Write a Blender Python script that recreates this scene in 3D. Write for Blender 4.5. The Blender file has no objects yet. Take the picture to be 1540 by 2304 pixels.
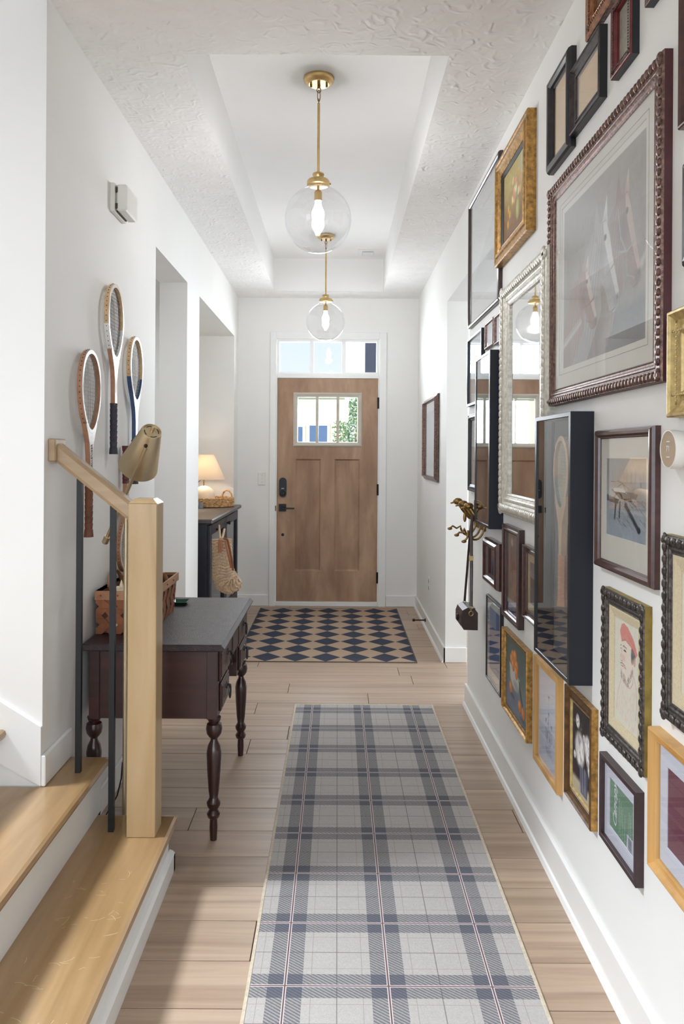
import bpy, math, random
import numpy as np
from mathutils import Vector, Matrix

random.seed(7)
RNG = np.random.default_rng(7)
COL = bpy.context.scene.collection
SC = bpy.context.scene
PI = math.pi

# ------------------------------------------------------------------ camera
F = 1740.0            # focal length in pixels of the 1540 px wide frame
PX, PY = 760.0, 1021.0
CH = 1.372            # camera height
ROLL = 0.0065
cam_d = bpy.data.cameras.new('camera')
cam_d.sensor_fit = 'HORIZONTAL'
cam_d.sensor_width = 36.0
cam_d.lens = F * 36.0 / 1540.0
cam_d.shift_x = (770 - PX) / 1540.0
cam_d.shift_y = -(1152 - PY) / 1540.0
cam_d.clip_start = 0.05
cam_d.clip_end = 300
cam = bpy.data.objects.new('camera', cam_d)
COL.objects.link(cam)
cam.matrix_world = Matrix.Translation((0, 0, CH)) @ Matrix.Rotation(PI / 2, 4, 'X') @ Matrix.Rotation(ROLL, 4, 'Z')
SC.camera = cam

# ------------------------------------------------------------------ world
def lin(c):
    out = []
    for v in c:
        v = v / 255.0
        out.append(v / 12.92 if v <= 0.04045 else ((v + 0.055) / 1.055) ** 2.4)
    return (out[0], out[1], out[2], 1.0)

w = bpy.data.worlds.new('sky')
SC.world = w
w.use_nodes = True
nt = w.node_tree
bg = nt.nodes['Background']
tc = nt.nodes.new('ShaderNodeTexCoord')
sep = nt.nodes.new('ShaderNodeSeparateXYZ')
rmp = nt.nodes.new('ShaderNodeValToRGB')
rmp.color_ramp.elements[0].position = 0.0
rmp.color_ramp.elements[0].color = lin((240, 246, 252))
rmp.color_ramp.elements[1].position = 0.6
rmp.color_ramp.elements[1].color = lin((170, 205, 246))
e = rmp.color_ramp.elements.new(0.13)
e.color = lin((222, 236, 251))
nt.links.new(tc.outputs['Generated'], sep.inputs[0])
nt.links.new(sep.outputs['Z'], rmp.inputs[0])
nt.links.new(rmp.outputs[0], bg.inputs[0])
bg.inputs[1].default_value = 1.0

SC.view_settings.view_transform = 'Standard'
SC.view_settings.look = 'None'
SC.view_settings.gamma = 1.0
SC.view_settings.exposure = 0.2
SC.view_settings.use_curve_mapping = False
SC.render.film_transparent = False
try:
    SC.cycles.use_denoising = True
    SC.cycles.max_bounces = 12
    SC.cycles.diffuse_bounces = 8
    SC.cycles.glossy_bounces = 5
    SC.cycles.transparent_max_bounces = 24
    SC.cycles.caustics_reflective = False
    SC.cycles.caustics_refractive = False
    SC.cycles.sample_clamp_indirect = 6.0
except Exception:
    pass

# sun over the street (the house roof keeps it out of the hall)
sun_d = bpy.data.lights.new('sun', 'SUN')
sun_d.energy = 3.6
sun_d.angle = 0.01
sun_d.color = (1.0, 0.96, 0.9)
sun = bpy.data.objects.new('sun', sun_d)
sun.rotation_euler = (math.radians(48), 0, math.radians(-22))
sun.location = (0, 0, 12)
COL.objects.link(sun)

def area(name, loc, rot, sx, sy, power, color=(1, 1, 1), spread=PI):
    d = bpy.data.lights.new(name, 'AREA')
    d.shape = 'RECTANGLE'
    d.size = sx
    d.size_y = sy
    d.energy = power
    d.color = color
    d.spread = spread
    o = bpy.data.objects.new(name, d)
    o.location = loc
    o.rotation_euler = rot
    COL.objects.link(o)
    return o

# soft fill lamps added in the unseen great room, in place of windows
area('great_room_back_fill', (0.2, -5.6, 1.6), (PI / 2, 0, 0), 6.0, 2.4, 175, (0.75, 0.87, 1.0))
area('great_room_side_fill', (-3.8, -2.4, 1.6), (PI / 2, 0, -PI / 2), 4.0, 2.2, 50, (0.76, 0.88, 1.0))  # side fill, added as well; the wall behind it is solid
# assumed lamp high on the left above the flight; no window is built
sl = area('assumed_stair_light', (-3.6, 1.75, 4.75), (0, 0, 0), 0.8, 0.8, 23, (0.86, 0.93, 1.0), math.radians(40))  # bare area lamp, spread narrowed onto the treads
sl.rotation_euler = (Vector((-0.45, 1.5, 0.0)) - Vector(sl.location)).to_track_quat('-Z', 'Y').to_euler()
area('side_room_added_fill', (3.4, 4.8, 1.5), (PI / 2, 0, PI / 2), 2.4, 2.0, 90, (0.80, 0.90, 1.0))  # added fill lamp in the unseen side room, whose walls have no window
area('powder_room_fill', (-2.0, 4.0, 2.3), (0, 0, 0), 0.8, 0.8, 9, (0.9, 0.95, 1.0))  # overhead fill added out of view to lift the left side
area('entry_transom_daylight', (-0.09, 7.25, 2.25), (-PI / 2, 0, 0), 0.9, 0.3, 22, (0.84, 0.92, 1.0))
area('entry_door_glass_daylight', (-0.09, 7.25, 1.68), (-PI / 2, 0, 0), 0.55, 0.4, 14, (0.86, 0.93, 1.0))
area('great_room_overhead_fill', (0.0, -1.6, 2.70), (0, 0, 0), 2.5, 2.0, 50, (0.78, 0.89, 1.0))  # added fill behind the camera, no ceiling fixture is built here

# ------------------------------------------------------------------ materials
def new_mat(name):
    m = bpy.data.materials.new(name)
    m.use_nodes = True
    nt = m.node_tree
    return m, nt, nt.nodes['Principled BSDF']

def ramp(nt, stops):
    r = nt.nodes.new('ShaderNodeValToRGB')
    els = r.color_ramp.elements
    els[0].position, els[0].color = stops[0][0], lin(stops[0][1])
    els[1].position, els[1].color = stops[-1][0], lin(stops[-1][1])
    for p, c in stops[1:-1]:
        e = els.new(p)
        e.color = lin(c)
    return r

def mapping(nt, scale, coord='Object', rot=(0, 0, 0)):
    tc = nt.nodes.new('ShaderNodeTexCoord')
    mp = nt.nodes.new('ShaderNodeMapping')
    mp.inputs['Scale'].default_value = scale
    mp.inputs['Rotation'].default_value = rot
    nt.links.new(tc.outputs[coord], mp.inputs[0])
    return mp.outputs[0]

def noise(nt, vec, scale=1.0, detail=4.0, rough=0.55, dist=0.0, kind=None):
    n = nt.nodes.new('ShaderNodeTexNoise')
    if kind:
        n.noise_type = kind
    n.inputs['Scale'].default_value = scale
    n.inputs['Detail'].default_value = detail
    n.inputs['Roughness'].default_value = rough
    n.inputs['Distortion'].default_value = dist
    nt.links.new(vec, n.inputs['Vector'])
    return n

def bump(nt, fac, bsdf, strength=0.2, dist=0.01):
    b = nt.nodes.new('ShaderNodeBump')
    b.inputs['Strength'].default_value = strength
    b.inputs['Distance'].default_value = dist
    nt.links.new(fac, b.inputs['Height'])
    nt.links.new(b.outputs[0], bsdf.inputs['Normal'])

def plain(name, rgb, rough=0.5, metal=0.0, var=0.04, scale=14, bmp=0.0, bscale=60, spec=None, coat=0.0):
    m, nt, b = new_mat(name)
    v = mapping(nt, (1, 1, 1))
    n = noise(nt, v, scale, 3)
    lo = tuple(max(0, c * (1 - var)) for c in rgb)
    hi = tuple(min(255, c * (1 + var)) for c in rgb)
    r = ramp(nt, [(0.3, lo), (0.7, hi)])
    nt.links.new(n.outputs[0], r.inputs[0])
    nt.links.new(r.outputs[0], b.inputs['Base Color'])
    b.inputs['Roughness'].default_value = rough
    b.inputs['Metallic'].default_value = metal
    if spec is not None:
        b.inputs['Specular IOR Level'].default_value = spec
    if coat:
        b.inputs['Coat Weight'].default_value = coat
        b.inputs['Coat Roughness'].default_value = 0.15
    if bmp:
        n2 = noise(nt, v, bscale, 5)
        bump(nt, n2.outputs[0], b, bmp, 0.004)
    return m

def wood(name, stops, axis='X', rough=0.45, scale=1.0, stretch=18, var=0.0, coat=0.0, bmp=0.05):
    m, nt, b = new_mat(name)
    s = {'X': (1.3, stretch, stretch), 'Y': (stretch, 1.3, stretch), 'Z': (stretch, stretch, 1.3)}[axis]
    tc = nt.nodes.new('ShaderNodeTexCoord')
    oi = nt.nodes.new('ShaderNodeObjectInfo')
    mul = nt.nodes.new('ShaderNodeMath')
    mul.operation = 'MULTIPLY'
    mul.inputs[1].default_value = 37.0
    nt.links.new(oi.outputs['Random'], mul.inputs[0])
    add = nt.nodes.new('ShaderNodeVectorMath')
    add.operation = 'ADD'
    nt.links.new(tc.outputs['Object'], add.inputs[0])
    nt.links.new(mul.outputs[0], add.inputs[1])
    mp = nt.nodes.new('ShaderNodeMapping')
    mp.inputs['Scale'].default_value = tuple(x * scale for x in s)
    nt.links.new(add.outputs[0], mp.inputs[0])
    n = noise(nt, mp.outputs[0], 1.0, 6, 0.6, 0.6)
    n2 = noise(nt, mp.outputs[0], 0.35, 3, 0.5, 1.2)
    mix = nt.nodes.new('ShaderNodeMath')
    mix.operation = 'ADD'
    nt.links.new(n.outputs[0], mix.inputs[0])
    nt.links.new(n2.outputs[0], mix.inputs[1])
    hlf = nt.nodes.new('ShaderNodeMath')
    hlf.operation = 'MULTIPLY'
    hlf.inputs[1].default_value = 0.5
    nt.links.new(mix.outputs[0], hlf.inputs[0])
    r = ramp(nt, stops)
    nt.links.new(hlf.outputs[0], r.inputs[0])
    col = r.outputs[0]
    if var:
        hs = nt.nodes.new('ShaderNodeHueSaturation')
        mr = nt.nodes.new('ShaderNodeMapRange')
        mr.inputs[3].default_value = 1 - var
        mr.inputs[4].default_value = 1 + var
        nt.links.new(oi.outputs['Random'], mr.inputs[0])
        nt.links.new(mr.outputs[0], hs.inputs['Value'])
        nt.links.new(col, hs.inputs['Color'])
        col = hs.outputs[0]
    nt.links.new(col, b.inputs['Base Color'])
    b.inputs['Roughness'].default_value = rough
    if coat:
        b.inputs['Coat Weight'].default_value = coat
        b.inputs['Coat Roughness'].default_value = 0.12
    if bmp:
        bump(nt, n.outputs[0], b, bmp, 0.002)
    return m

def glass_mat(name, tint=(1, 1, 1), boost=1.0, base=0.04):
    m, nt, b = new_mat(name)
    out = nt.nodes['Material Output']
    lw = nt.nodes.new('ShaderNodeLayerWeight')
    lw.inputs[0].default_value = 0.5
    p = nt.nodes.new('ShaderNodeMath')
    p.operation = 'POWER'
    p.inputs[1].default_value = 5.0
    nt.links.new(lw.outputs['Facing'], p.inputs[0])
    ml = nt.nodes.new('ShaderNodeMath')
    ml.operation = 'MULTIPLY_ADD'
    ml.inputs[1].default_value = 0.95 * boost
    ml.inputs[2].default_value = base
    ml.use_clamp = True
    nt.links.new(p.outputs[0], ml.inputs[0])
    tr = nt.nodes.new('ShaderNodeBsdfTransparent')
    tr.inputs[0].default_value = (*tint, 1)
    gl = nt.nodes.new('ShaderNodeBsdfGlossy')
    gl.inputs['Roughness'].default_value = 0.01
    gl.inputs[0].default_value = (0.95, 0.97, 1, 1)
    mx = nt.nodes.new('ShaderNodeMixShader')
    nt.links.new(ml.outputs[0], mx.inputs[0])
    nt.links.new(tr.outputs[0], mx.inputs[1])
    nt.links.new(gl.outputs[0], mx.inputs[2])
    nt.links.new(mx.outputs[0], out.inputs[0])
    return m

def emit(name, rgb, strength):
    m, nt, b = new_mat(name)
    b.inputs['Base Color'].default_value = lin(rgb)
    b.inputs['Emission Color'].default_value = lin(rgb)
    b.inputs['Emission Strength'].default_value = strength
    return m

M = {}
M['wall'] = plain('wall_paint', (235, 234, 231), 0.65, var=0.006, scale=3, bmp=0.04, bscale=160)
M['trim'] = plain('white_trim_paint', (236, 236, 234), 0.35, var=0.006, scale=5)
M['tray'] = plain('smooth_ceiling_paint', (234, 233, 231), 0.7, var=0.005, scale=4)
# stomped ceiling
m, nt, b = new_mat('stomped_ceiling_texture')
v = mapping(nt, (1, 1, 1))
wv = noise(nt, v, 9, 2, 0.5, 0)
n1 = noise(nt, v, 21, 5, 0.6, 1.1, 'RIDGED_MULTIFRACTAL')
n1.inputs['Lacunarity'].default_value = 2.2
bump(nt, n1.outputs[0], b, 0.9, 0.009)
r = ramp(nt, [(0.3, (238, 237, 235)), (0.7, (243, 242, 240))])
nt.links.new(wv.outputs[0], r.inputs[0])
nt.links.new(r.outputs[0], b.inputs['Base Color'])
b.inputs['Roughness'].default_value = 0.8
M['ceiling'] = m
M['plank'] = wood('oak_laminate', [(0.28, (136, 113, 94)), (0.42, (158, 135, 115)), (0.55, (174, 151, 130)), (0.75, (188, 166, 145))], 'X', 0.36, 1.0, 30, 0.06, bmp=0.03)
M['subfloor'] = plain('dark_joint', (84, 68, 55), 0.8)
M['stair_wood'] = wood('honey_stained_stair_wood', [(0.3, (132, 101, 64)), (0.5, (162, 130, 90)), (0.7, (184, 152, 112))], 'Y', 0.3, 1.0, 16, 0.03, coat=0.6)
M['newel'] = wood('maple_newel_wood', [(0.3, (148, 120, 82)), (0.5, (176, 147, 106)), (0.7, (194, 168, 130))], 'Z', 0.35, 1.0, 12, 0.02, coat=0.25)
M['rail'] = wood('maple_rail_wood', [(0.3, (136, 110, 80)), (0.5, (162, 136, 104)), (0.7, (182, 156, 124))], 'X', 0.35, 1.0, 16, 0.02, coat=0.25)
M['door'] = wood('stained_door_wood', [(0.3, (146, 114, 90)), (0.48, (172, 138, 110)), (0.7, (192, 160, 132))], 'Z', 0.5, 1.0, 9, 0.0, bmp=0.04)
_nt = M['door'].node_tree
_b = _nt.nodes['Principled BSDF']
_src = _b.inputs['Base Color'].links[0].from_socket
_n = noise(_nt, mapping(_nt, (5, 5, 1.6)), 1.0, 4, .6, .8)
_r = ramp(_nt, [(0.35, (214, 206, 202)), (0.62, (250, 250, 250))])
_nt.links.new(_n.outputs[0], _r.inputs[0])
_m = _nt.nodes.new('ShaderNodeMix')
_m.data_type = 'RGBA'
_m.blend_type = 'MULTIPLY'
_m.inputs[0].default_value = 1.0
_nt.links.new(_src, _m.inputs[6])
_nt.links.new(_r.outputs[0], _m.inputs[7])
_nt.links.new(_m.outputs[2], _b.inputs['Base Color'])
M['black_metal'] = plain('black_metal', (26, 26, 28), 0.38, 0.3)
M['iron'] = plain('black_iron_baluster', (24, 25, 28), 0.45, 0.2)
M['brass'] = plain('brushed_brass', (206, 176, 124), 0.32, 1.0, 0.05, 30)
M['brass_dark'] = plain('antique_brass', (132, 104, 64), 0.38, 1.0, 0.15, 40)
M['lamp_brass'] = plain('satin_champagne_brass', (206, 190, 158), 0.42, 1.0, 0.03, 6)
M['desk'] = wood('mahogany_stain', [(0.3, (30, 14, 12)), (0.5, (52, 24, 19)), (0.72, (80, 38, 28))], 'X', 0.42, 1.0, 14, 0.03, coat=0.08)
M['desk_leg'] = wood('mahogany_leg_stain', [(0.3, (30, 14, 12)), (0.5, (50, 24, 20)), (0.72, (74, 36, 28))], 'Z', 0.3, 1.0, 14, 0.03, coat=0.4)
M['desk_top'] = plain('worn_dark_desk_top', (44, 30, 34), 0.38, 0, 0.35, 30, 0.6, 260)
M['gunmetal'] = plain('gunmetal_pull', (70, 68, 70), 0.3, 0.9)
M['cabinet'] = plain('navy_black_cabinet_paint', (38, 38, 47), 0.45, 0, 0.05)
M['cab_top'] = plain('dark_cabinet_top', (68, 62, 60), 0.35, 0, 0.08, 12)
M['linen'] = plain('linen_shade', (240, 232, 220), 0.9, 0, 0.02, 80)
M['ceramic'] = plain('cream_ceramic', (226, 214, 196), 0.5, 0, 0.06, 9)
M['rattan'] = plain('golden_rattan', (190, 150, 100), 0.6, 0, 0.28, 70, 0.6, 200)
M['seagrass'] = plain('braided_seagrass', (178, 152, 124), 0.85, 0, 0.14, 110, 0.3, 300)
M['leather'] = plain('tan_leather', (134, 82, 50), 0.5, 0, 0.1)
M['dark_leather'] = plain('dark_brown_leather', (52, 34, 28), 0.32, 0, 0.15, 30, coat=0.3)
M['splint'] = wood('brown_basket_splint', [(0.3, (116, 66, 38)), (0.5, (146, 88, 54)), (0.72, (172, 112, 72))], 'Z', 0.5, 1.0, 20, 0.14)
M['splint_rim'] = wood('pale_basket_rim', [(0.3, (150, 100, 66)), (0.5, (176, 126, 90)), (0.72, (196, 150, 112))], 'Y', 0.45, 1.0, 20, 0.05)
M['wax'] = plain('cream_wax', (238, 224, 196), 0.5)
M['amber'] = plain('amber_box_card', (166, 112, 44), 0.5)
M['bottle'] = plain('black_bottle_glaze', (34, 36, 42), 0.2, 0, 0.1)
M['label'] = plain('grey_label_paper', (150, 156, 160), 0.6)
M['green_ceramic'] = plain('green_dish_glaze', (30, 74, 58), 0.2)
M['leaf'] = plain('leaf_green', (70, 116, 52), 0.5, 0, 0.25, 20)
M['white_plastic'] = plain('white_plastic', (226, 224, 218), 0.4, var=0.01)
M['dark_slot'] = plain('dark_slot', (70, 56, 44), 0.7)
M['glass'] = glass_mat('picture_glass')
M['window_glass'] = glass_mat('window_glass', base=0.012)
M['globe'] = glass_mat('clear_globe_glass', (0.985, 0.985, 0.985), 0.8, 0.03)
M['cord'] = plain('black_cord_rubber', (22, 22, 22), 0.5)
M['screen'] = plain('thermostat_mirror_face', (186, 164, 138), 0.15, 0.35, 0.02)
M['text_white'] = plain('white_print', (235, 235, 240), 0.6, 0, 0.0)
M['text_black'] = plain('black_print', (30, 30, 34), 0.6, 0, 0.0)
M['mirror'] = None
m, nt, b = new_mat('silvered_mirror')
b.inputs['Metallic'].default_value = 1.0
b.inputs['Roughness'].default_value = 0.02
b.inputs['Base Color'].default_value = (0.86, 0.87, 0.87, 1)
M['mirror'] = m

# ------------------------------------------------------------------ mesh builder
class B:
    def __init__(s):
        s.v = []
        s.f = []
        s.mi = []

    def add(s, vs, fs, mi=0):
        o = len(s.v)
        s.v += [tuple(p) for p in vs]
        s.f += [tuple(i + o for i in f) for f in fs]
        s.mi += [mi] * len(fs)
        return s

    def box(s, x0, x1, y0, y1, z0, z1, mi=0):
        if x0 > x1: x0, x1 = x1, x0
        if y0 > y1: y0, y1 = y1, y0
        if z0 > z1: z0, z1 = z1, z0
        vs = [(x, y, z) for z in (z0, z1) for y in (y0, y1) for x in (x0, x1)]
        return s.add(vs, [(0, 2, 3, 1), (4, 5, 7, 6), (0, 1, 5, 4), (2, 6, 7, 3), (0, 4, 6, 2), (1, 3, 7, 5)], mi)

    def cbox(s, x0, x1, y0, y1, z0, z1, c=0.003, mi=0):
        """box with chamfered edges"""
        if x0 > x1: x0, x1 = x1, x0
        if y0 > y1: y0, y1 = y1, y0
        if z0 > z1: z0, z1 = z1, z0
        c = min(c, (x1 - x0) * .45, (y1 - y0) * .45, (z1 - z0) * .45)
        import bmesh
        bm = bmesh.new()
        bmesh.ops.create_cube(bm, size=1)
        for v in bm.verts:
            v.co = Vector(((x0 + x1) / 2 + v.co.x * (x1 - x0), (y0 + y1) / 2 + v.co.y * (y1 - y0), (z0 + z1) / 2 + v.co.z * (z1 - z0)))
        bmesh.ops.bevel(bm, geom=bm.edges[:], offset=c, segments=1, affect='EDGES', profile=0.5)
        bm.verts.index_update()
        s.add([v.co[:] for v in bm.verts], [[v.index for v in f.verts] for f in bm.faces], mi)
        bm.free()
        return s

    def prism(s, poly, axis, a0, a1, mi=0):
        """poly: 2d points ccw; axis 'X' -> (y,z), 'Y' -> (x,z), 'Z' -> (x,y)"""
        n = len(poly)
        def P(p, a):
            return {'X': (a, p[0], p[1]), 'Y': (p[0], a, p[1]), 'Z': (p[0], p[1], a)}[axis]
        vs = [P(p, a0) for p in poly] + [P(p, a1) for p in poly]
        fs = [tuple(range(n))[::-1], tuple(range(n, 2 * n))]
        fs += [(i, (i + 1) % n, n + (i + 1) % n, n + i) for i in range(n)]
        return s.add(vs, fs, mi)

    def tube(s, pts, r, n=8, mi=0, cap=True, flat=None):
        pts = [Vector(p) for p in pts]
        rs = r if isinstance(r, (list, tuple)) else [r] * len(pts)
        rings = []
        up = Vector((0, 0, 1))
        t0 = (pts[1] - pts[0]).normalized()
        if abs(t0.dot(up)) > 0.95:
            up = Vector((1, 0, 0))
        a = t0.cross(up).normalized()
        for i, p in enumerate(pts):
            if i == 0: t = pts[1] - pts[0]
            elif i == len(pts) - 1: t = pts[-1] - pts[-2]
            else: t = pts[i + 1] - pts[i - 1]
            t.normalize()
            a = (a - t * a.dot(t)).normalized()
            bb = t.cross(a).normalized()
            fa, fb = flat if flat else (1, 1)
            rings.append([p + (a * math.cos(k * 2 * PI / n) * fa + bb * math.sin(k * 2 * PI / n) * fb) * rs[i] for k in range(n)])
        vs = [q for rg in rings for q in rg]
        fs = []
        for i in range(len(pts) - 1):
            for k in range(n):
                k2 = (k + 1) % n
                fs.append((i * n + k, i * n + k2, (i + 1) * n + k2, (i + 1) * n + k))
        if cap:
            fs.append(tuple(range(n))[::-1])
            fs.append(tuple((len(pts) - 1) * n + k for k in range(n)))
        return s.add(vs, fs, mi)

    def lathe(s, prof, c=(0, 0, 0), n=24, mat=None, mi=0, close=False):
        """prof: list of (r,z); closed caps when r==0"""
        vs, fs = [], []
        idx = []
        for r, z in prof:
            if r <= 1e-6:
                idx.append([len(vs)])
                vs.append(Vector((0, 0, z)))
            else:
                idx.append(list(range(len(vs), len(vs) + n)))
                vs += [Vector((r * math.cos(k * 2 * PI / n), r * math.sin(k * 2 * PI / n), z)) for k in range(n)]
        for A, Bq in zip(idx[:-1], idx[1:]):
            for k in range(n):
                k2 = (k + 1) % n
                if len(A) == 1 and len(Bq) == 1: continue
                if len(A) == 1: fs.append((A[0], Bq[k2], Bq[k]))
                elif len(Bq) == 1: fs.append((A[k], A[k2], Bq[0]))
                else: fs.append((A[k], A[k2], Bq[k2], Bq[k]))
        if mat is not None:
            vs = [mat @ v for v in vs]
        vs = [v + Vector(c) for v in vs]
        return s.add(vs, fs, mi)

    def sphere(s, c, r, n=12, m=8, sc=(1, 1, 1), mi=0, mat=None):
        prof = [(r * math.sin(PI * i / m), -r * math.cos(PI * i / m)) for i in range(m + 1)]
        prof[0] = (0, -r)
        prof[-1] = (0, r)
        mt = Matrix.Diagonal((*sc, 1))
        if mat is not None:
            mt = mat @ mt
        return s.lathe(prof, c, n, mt, mi)

    def build(s, name, mats, parent=None, smooth=False, loc=None):
        me = bpy.data.meshes.new(name)
        vs = s.v
        if loc is not None:
            vs = [(p[0] - loc[0], p[1] - loc[1], p[2] - loc[2]) for p in vs]
        me.from_pydata(vs, [], s.f)
        if not isinstance(mats, (list, tuple)):
            mats = [mats]
        for m in mats:
            me.materials.append(m)
        if len(mats) > 1:
            me.polygons.foreach_set('material_index', s.mi)
        if smooth:
            me.polygons.foreach_set('use_smooth', [True] * len(me.polygons))
            try:
                me.set_sharp_from_angle(angle=math.radians(40))
            except Exception:
                pass
        me.update()
        o = bpy.data.objects.new(name, me)
        COL.objects.link(o)
        if loc is not None:
            o.location = loc
        if parent is not None:
            o.parent = parent
            if loc is None:
                o.matrix_parent_inverse = Matrix.Translation(-parent.location) if parent.parent is None else Matrix.Identity(4)
                if parent.parent is not None:
                    o.matrix_parent_inverse = (parent_world(parent)).inverted()
            else:
                o.matrix_parent_inverse = parent_world(parent).inverted()
        return o

def parent_world(p):
    m = Matrix.LocRotScale(p.location, p.rotation_euler, p.scale)
    if p.parent is not None:
        return parent_world(p.parent) @ p.matrix_parent_inverse @ m
    return m

def thing(name, label, cat, loc=(0, 0, 0), group=None):
    o = bpy.data.objects.new(name, None)
    o.empty_display_size = 0.1
    COL.objects.link(o)
    o.location = loc
    o['label'] = label
    o['category'] = cat
    if group:
        o['group'] = group
    return o

def tag(o, label, cat, group=None):
    o['label'] = label
    o['category'] = cat
    if group:
        o['group'] = group
    return o

def struct(name, b, mats, **k):
    o = b.build(name, mats, **k)
    o['kind'] = 'structure'
    return o

def text_mesh(name, body, size, mat, parent, mtx, extrude=0.0004, shear=0.0):
    cu = bpy.data.curves.new('tmp_text', 'FONT')
    cu.body = body
    cu.size = size
    cu.extrude = extrude
    cu.shear = shear
    cu.align_x = 'CENTER'
    cu.align_y = 'CENTER'
    cu.resolution_u = 2
    t = bpy.data.objects.new('tmp_text', cu)
    COL.objects.link(t)
    dg = bpy.context.evaluated_depsgraph_get()
    me = bpy.data.meshes.new_from_object(t.evaluated_get(dg))
    COL.objects.unlink(t)
    bpy.data.objects.remove(t)
    me.materials.clear()
    me.materials.append(mat)
    me.transform(mtx)
    me.name = name
    o = bpy.data.objects.new(name, me)
    COL.objects.link(o)
    o.parent = parent
    o.matrix_parent_inverse = parent_world(parent).inverted()
    return o

def unroll(x, y):
    return x + ROLL * (y - PY), y - ROLL * (x - PX)

def at(x, y, d):
    x0, y0 = unroll(x, y)
    return Vector(((x0 - PX) * d / F, d, CH - (y0 - PY) * d / F))

# ------------------------------------------------------------------ the shell
XL, XR, YF, H = -0.90, 0.72, 6.962, 2.772
TZ = 3.05                       # tray ceiling height
O1, O2, OT = (3.80, 4.60), (5.00, 6.70), 2.385
OR_ = (4.24, 5.11)
ZT = 5.4
YB = -6.0

bw = B()
bw.box(XL - .165, XL, 2.37, O1[0], 0, H)
bw.box(XL - .165, XL, O1[0], O1[1], OT, H)
bw.box(XL - .165, XL, O1[1], O2[0], 0, H)
bw.box(XL - .165, XL, O2[0], O2[1], OT, H)
bw.box(XL - .165, XL, O2[1], YF, 0, H)
struct('wall_left', bw, M['wall'])
bw = B()
bw.box(-4.0, XL - .165, 2.37, 2.50, 0, ZT)
bw.box(XL - .165, XL, 2.37, 2.50, H, ZT)
struct('wall_stairwell', bw, M['wall'])
bw = B()
bw.box(XR, XR + .14, -0.6, OR_[0], 0, H)
bw.box(XR, XR + .14, OR_[0], OR_[1], OT, H)
bw.box(XR, XR + .14, OR_[1], YF, 0, H)
struct('wall_right', bw, M['wall'])
# far wall with the door hole
DX0, DX1 = -0.556, 0.372
bw = B()
bw.box(-1.6, DX0, YF, YF + .16, 0, 3.2)
bw.box(DX1, 3.6, YF, YF + .16, 0, 3.2)
bw.box(DX0, DX1, YF, YF + .16, 2.42, 3.2)
struct('wall_far', bw, M['wall'])
# niche, powder room and side room
bw = B()
bw.box(-1.60, -1.47, 4.85, YF, 0, H)
bw.box(-1.47, XL - .165, 4.85, 5.00, 0, H)
bw.box(-1.47, XL - .165, 6.70, YF, 0, H)
bw.box(-1.47, XL - .165, 5.00, 6.70, OT, OT + .1)
struct('wall_niche', bw, M['wall'])
bw = B()
bw.box(-2.6, -2.5, 2.5, 4.95, 0, H)
bw.box(-2.6, -1.60, 4.85, 4.95, 0, H)
struct('wall_powder_room', bw, M['wall'])
bw = B()
bw.box(3.6, 3.7, 2.4, YF + .16, 0, H)
bw.box(XR + .14, 3.7, 2.3, 2.4, 0, H)
struct('wall_side_room', bw, M['wall'])
bw = B()
bw.box(-4.1, 4.1, YB - .1, YB, 0, 2.8)
bw.box(-4.1, -4.0, YB, 2.5, 0, ZT)
bw.box(4.0, 4.1, YB, -0.6, 0, 2.8)
bw.box(XR + .14, 4.1, -0.6, -0.5, 0, 2.8)
bw.box(-4.0, XL, -0.05, 0.05, H, ZT)
bw.box(XL, XL + .1, -0.05, 2.37, H, ZT)
struct('wall_great_room', bw, M['wall'])

# ceiling with tray recess
TX0, TX1, TY0, TY1 = -0.555, 0.385, 2.715, 6.66
bc = B()
bc.box(XL, TX0, -0.05, YF, H, H + .0004)
bc.box(TX1, XR, -0.05, YF, H, H + .0004)
bc.box(TX0, TX1, -0.05, TY0, H, H + .0004)
bc.box(TX0, TX1, TY1, YF, H, H + .0004)
bc.box(-4.0, 4.0, YB, -0.05, H, H + .06)
bc.box(XR, 3.7, -0.05, YF, H, H + .06)
bc.box(-2.6, XL, 2.50, YF, H, H + .06)
struct('ceiling', bc, M['ceiling'])
bc = B()
bc.box(TX0 - .05, TX0 + .002, TY0 - .05, TY1 + .05, H + .0005, TZ)
bc.box(TX1 - .002, TX1 + .05, TY0 - .05, TY1 + .05, H + .0005, TZ)
bc.box(TX0, TX1, TY0 - .05, TY0 + .002, H + .0005, TZ)
bc.box(TX0, TX1, TY1 - .002, TY1 + .05, H + .0005, TZ)
bc.box(TX0 - .05, TX1 + .05, TY0 - .05, TY1 + .05, TZ, TZ + .05)
struct('ceiling_tray', bc, M['tray'])
bc = B()
bc.box(-4.1, XL + .1, -0.05, 2.5, ZT, ZT + .1)
struct('ceiling_stairwell', bc, M['tray'])

# floor with planks
bf = B()
bf.box(-4.1, 4.1, YB, YF + .16, -0.12, -0.0125)
floor = struct('floor', bf, M['subfloor'])
PW = 0.18
row = 0
yy = -0.61
plank_off = 0
while yy < YF:
    y1 = min(yy + PW, YF)
    wide = yy > 2.4
    xa, xb = (-2.5, XR + 1.4) if wide else (-2.4, XR)
    x = xa - random.uniform(0, 1.2)
    while x < xb:
        x2 = x + 1.22
        a, c = max(x, xa), min(x2, xb)
        if c - a > 0.02:
            pb = B()
            g = 0.0013
            cx, cy = (a + c) / 2, (yy + y1) / 2
            pb.cbox(a + g, c - g, yy + g, y1 - g, -0.012, 0.0, 0.0012)
            pb.build('plank', M['plank'], floor, loc=(cx, cy, 0))
        x = x2
    yy += PW
bf = B()
bf.box(-4.0, 4.0, YB, -0.612, -0.012, -0.0005)
bf.box(-4.0, -2.402, -0.61, 2.37, -0.012, -0.0005)
o = bf.build('far_floor_boards', M['plank'], floor)

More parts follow.
